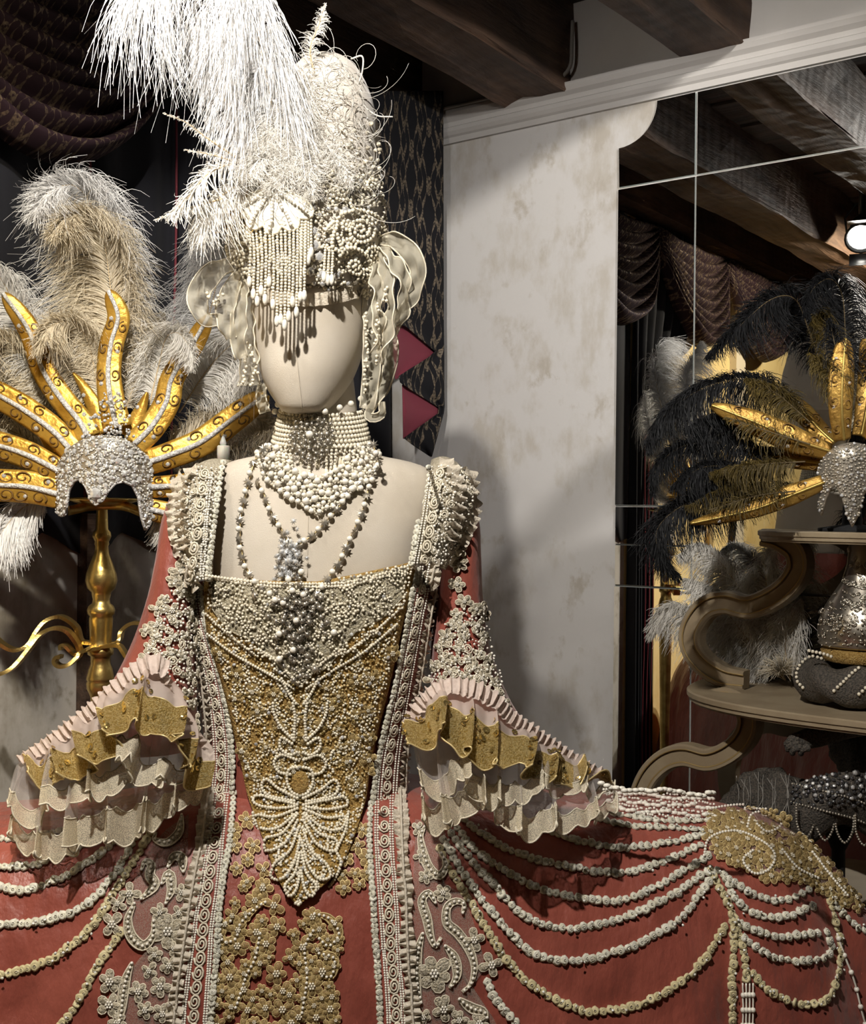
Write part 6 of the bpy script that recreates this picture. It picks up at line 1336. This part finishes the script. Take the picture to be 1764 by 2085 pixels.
mb.grid(g, True, True); put('turban_roll', mb, MATS['black_net'], bell); TB = mb.bvh()
for pts in ([(1680, 1345), (1650, 1340), (1628, 1362), (1626, 1385), (1638, 1400)], [(1764, 1352), (1740, 1370), (1712, 1395), (1700, 1406)], [(1648, 1325), (1680, 1332), (1700, 1340)], [(1764, 1400), (1750, 1412)]):
    P, N = cast_line(TB, pts, spacing=8, off=.003, dY=2.1); m2 = MB(); m2.inst(S1, P, .0034); put('pearl_string', m2, MATS['pearl'], bell)
mb = MB(); mb.lathe([(60 * KH, zH(1350)), (80 * KH, zH(1345)), (86 * KH, zH(1325)), (74 * KH, zH(1316)), (40 * KH, zH(1314))], (cH[0], cH[1], 0), 30); put('gold_band', mb, MATS['gold_lace'], bell)
# beaded silver mask lying over black net on the lowest shelf
YM = 2.10; KM = YM / FPX
nb_ = thing('black_net_cap', 'dark grey net cap slumped on the low shelf beside the silver mask', 'cap', onb(1545, 1700, .28))
mb = MB(); g = np.zeros((40, 24, 3))
for i in range(40):
    a = i / 40 * 2 * PI
    for j in range(24):
        b = -PI / 2 + PI * j / 23; k = 1 + .10 * math.sin(3 * a + 4 * b) + .06 * math.sin(7 * a - 3 * b) + .04 * math.sin(13 * a + 9 * b)
        g[i, j] = at(1570, 1640, 2.2) + V(.085 * k * math.cos(a) * math.cos(b), .06 * k * math.sin(a) * math.cos(b), .062 * k * math.sin(b))
mb.grid(g, cu=True); put('net_crown', mb, MATS['black_net'], nb_); m2 = MB()
NBV = mb.bvh()
for s in range(14):
    pts = [(1500 + s * 9, 1580 + 8 * math.sin(s)), (1506 + s * 9 + 12 * math.sin(s * 2), 1620), (1500 + s * 9, 1660)]; P, N = cast_line(NBV, pts, n=14, off=.001, dY=2.15); m2.tube(P, .0008, 4)
put('net_cords', m2, MATS['cable'], nb_, kind='stuff')
sm = thing('silver_bead_mask', 'jewelled silver and black mask with hanging bead loops on the low console shelf', 'mask', at(1712, 1750, YM))
g = np.zeros((36, 14, 3))
for i in range(36):
    x = 1612 + i * 5.6; t0 = 1600 - 40 * math.sin(min(1, (x - 1612) / 150) * PI * .55) + .1 * (x - 1612); b0 = t0 + 118 + 14 * math.sin((x - 1612) / 22)
    for j in range(14): g[i, j] = at(x, t0 + (b0 - t0) * j / 13, 2.09 - .05 * math.sin(min(PI, (x - 1600) / 200 * PI)) - .02 * math.sin(j / 13 * PI))
mb = MB(); mb.grid(g); o = put('mask_shell', mb, MATS['black_net'], sm); solid(o, .004, 0); SB = mb.bvh()
scatter(190, lambda x, y, r: y < 1640, .003, .0058, .003, 'crystal_dark', 'dark_crystals', 98, SB, GEM, 8, (1612, 1545, 1800, 1650), sm); scatter(70, lambda x, y, r: y < 1625, .003, .0055, .004, 'crystal', 'crystals', 99, SB, GEM, 12, (1640, 1550, 1800, 1640), sm)
for dy in (0, 38):
    P, N = cast_line(SB, [(1614, 1596 + dy), (1680, 1612 + dy), (1735, 1626 + dy), (1790, 1650 + dy)], spacing=6, off=.003, dY=2.06); m2 = MB(); m2.inst(S1, P, .0024); put('bead_row', m2, MATS['antique_silver'], sm)
for k in range(4):
    x0 = 1622 + k * 40; pts = [(x0, 1640 + k * 5), (x0 + 2, 1680 + k * 5), (x0 + 18, 1706 + k * 5), (x0 + 34, 1684 + k * 5), (x0 + 38, 1646 + k * 5)]
    P = cr([at(x, y, 2.035) for x, y in pts], 26); m2 = MB(); m2.inst(S1, P, .0024); put('bead_loop', m2, MATS['antique_silver'], sm)
mb = MB(); mb.lathe([(0, .6), (.05, .6), (.05, .61), (.012, .63), (.012, .80), (.03, .84), (0, .85)], at(1715, 1042, 2.12) * V(1, 1, 0), 16); put('stem', mb, MATS['black_cloth'], sm)
# dark gloved forearm display
gl = thing('gloved_arm', 'dark gloved forearm reaching left beneath the lower console shelf', 'display arm', at(1800, 1470, 2.12))
mb = MB(); mb.tube(cr([at(1850, 1440, 2.16), at(1764, 1462, 2.13), at(1700, 1484, 2.11), at(1668, 1497, 2.105), at(1640, 1505, 2.10), at(1618, 1510, 2.10)], 24), np.interp(np.linspace(0, 1, 24), [0, .4, .7, .85, 1], [.034, .030, .022, .02, .014]), 14); put('forearm', mb, MATS['black_net'], gl)
for k, (dx, dy, L) in enumerate([(0, -8, 24), (-4, 0, 27), (-3, 8, 25), (2, 15, 20), (18, 16, 18)]):
    p0 = at(1630 + dx, 1506 + dy, 2.095 - .004 * k); m2 = MB(); m2.tube(cr([p0, p0 + V(-L * .5, 0, -2) * KM, p0 + V(-L * .8, .004 / KM, -9) * KM, p0 + V(-L * .75, .008 / KM, -16) * KM], 10), np.linspace(.0075, .005, 10), 8); put('finger', m2, MATS['black_net'], gl)
mb = MB(); mb.tube(cr([at(1850, 1440, 2.16), onb(1850, 1430, .02)], 6), .02, 10); put('wall_mount', mb, MATS['black_net'], gl)
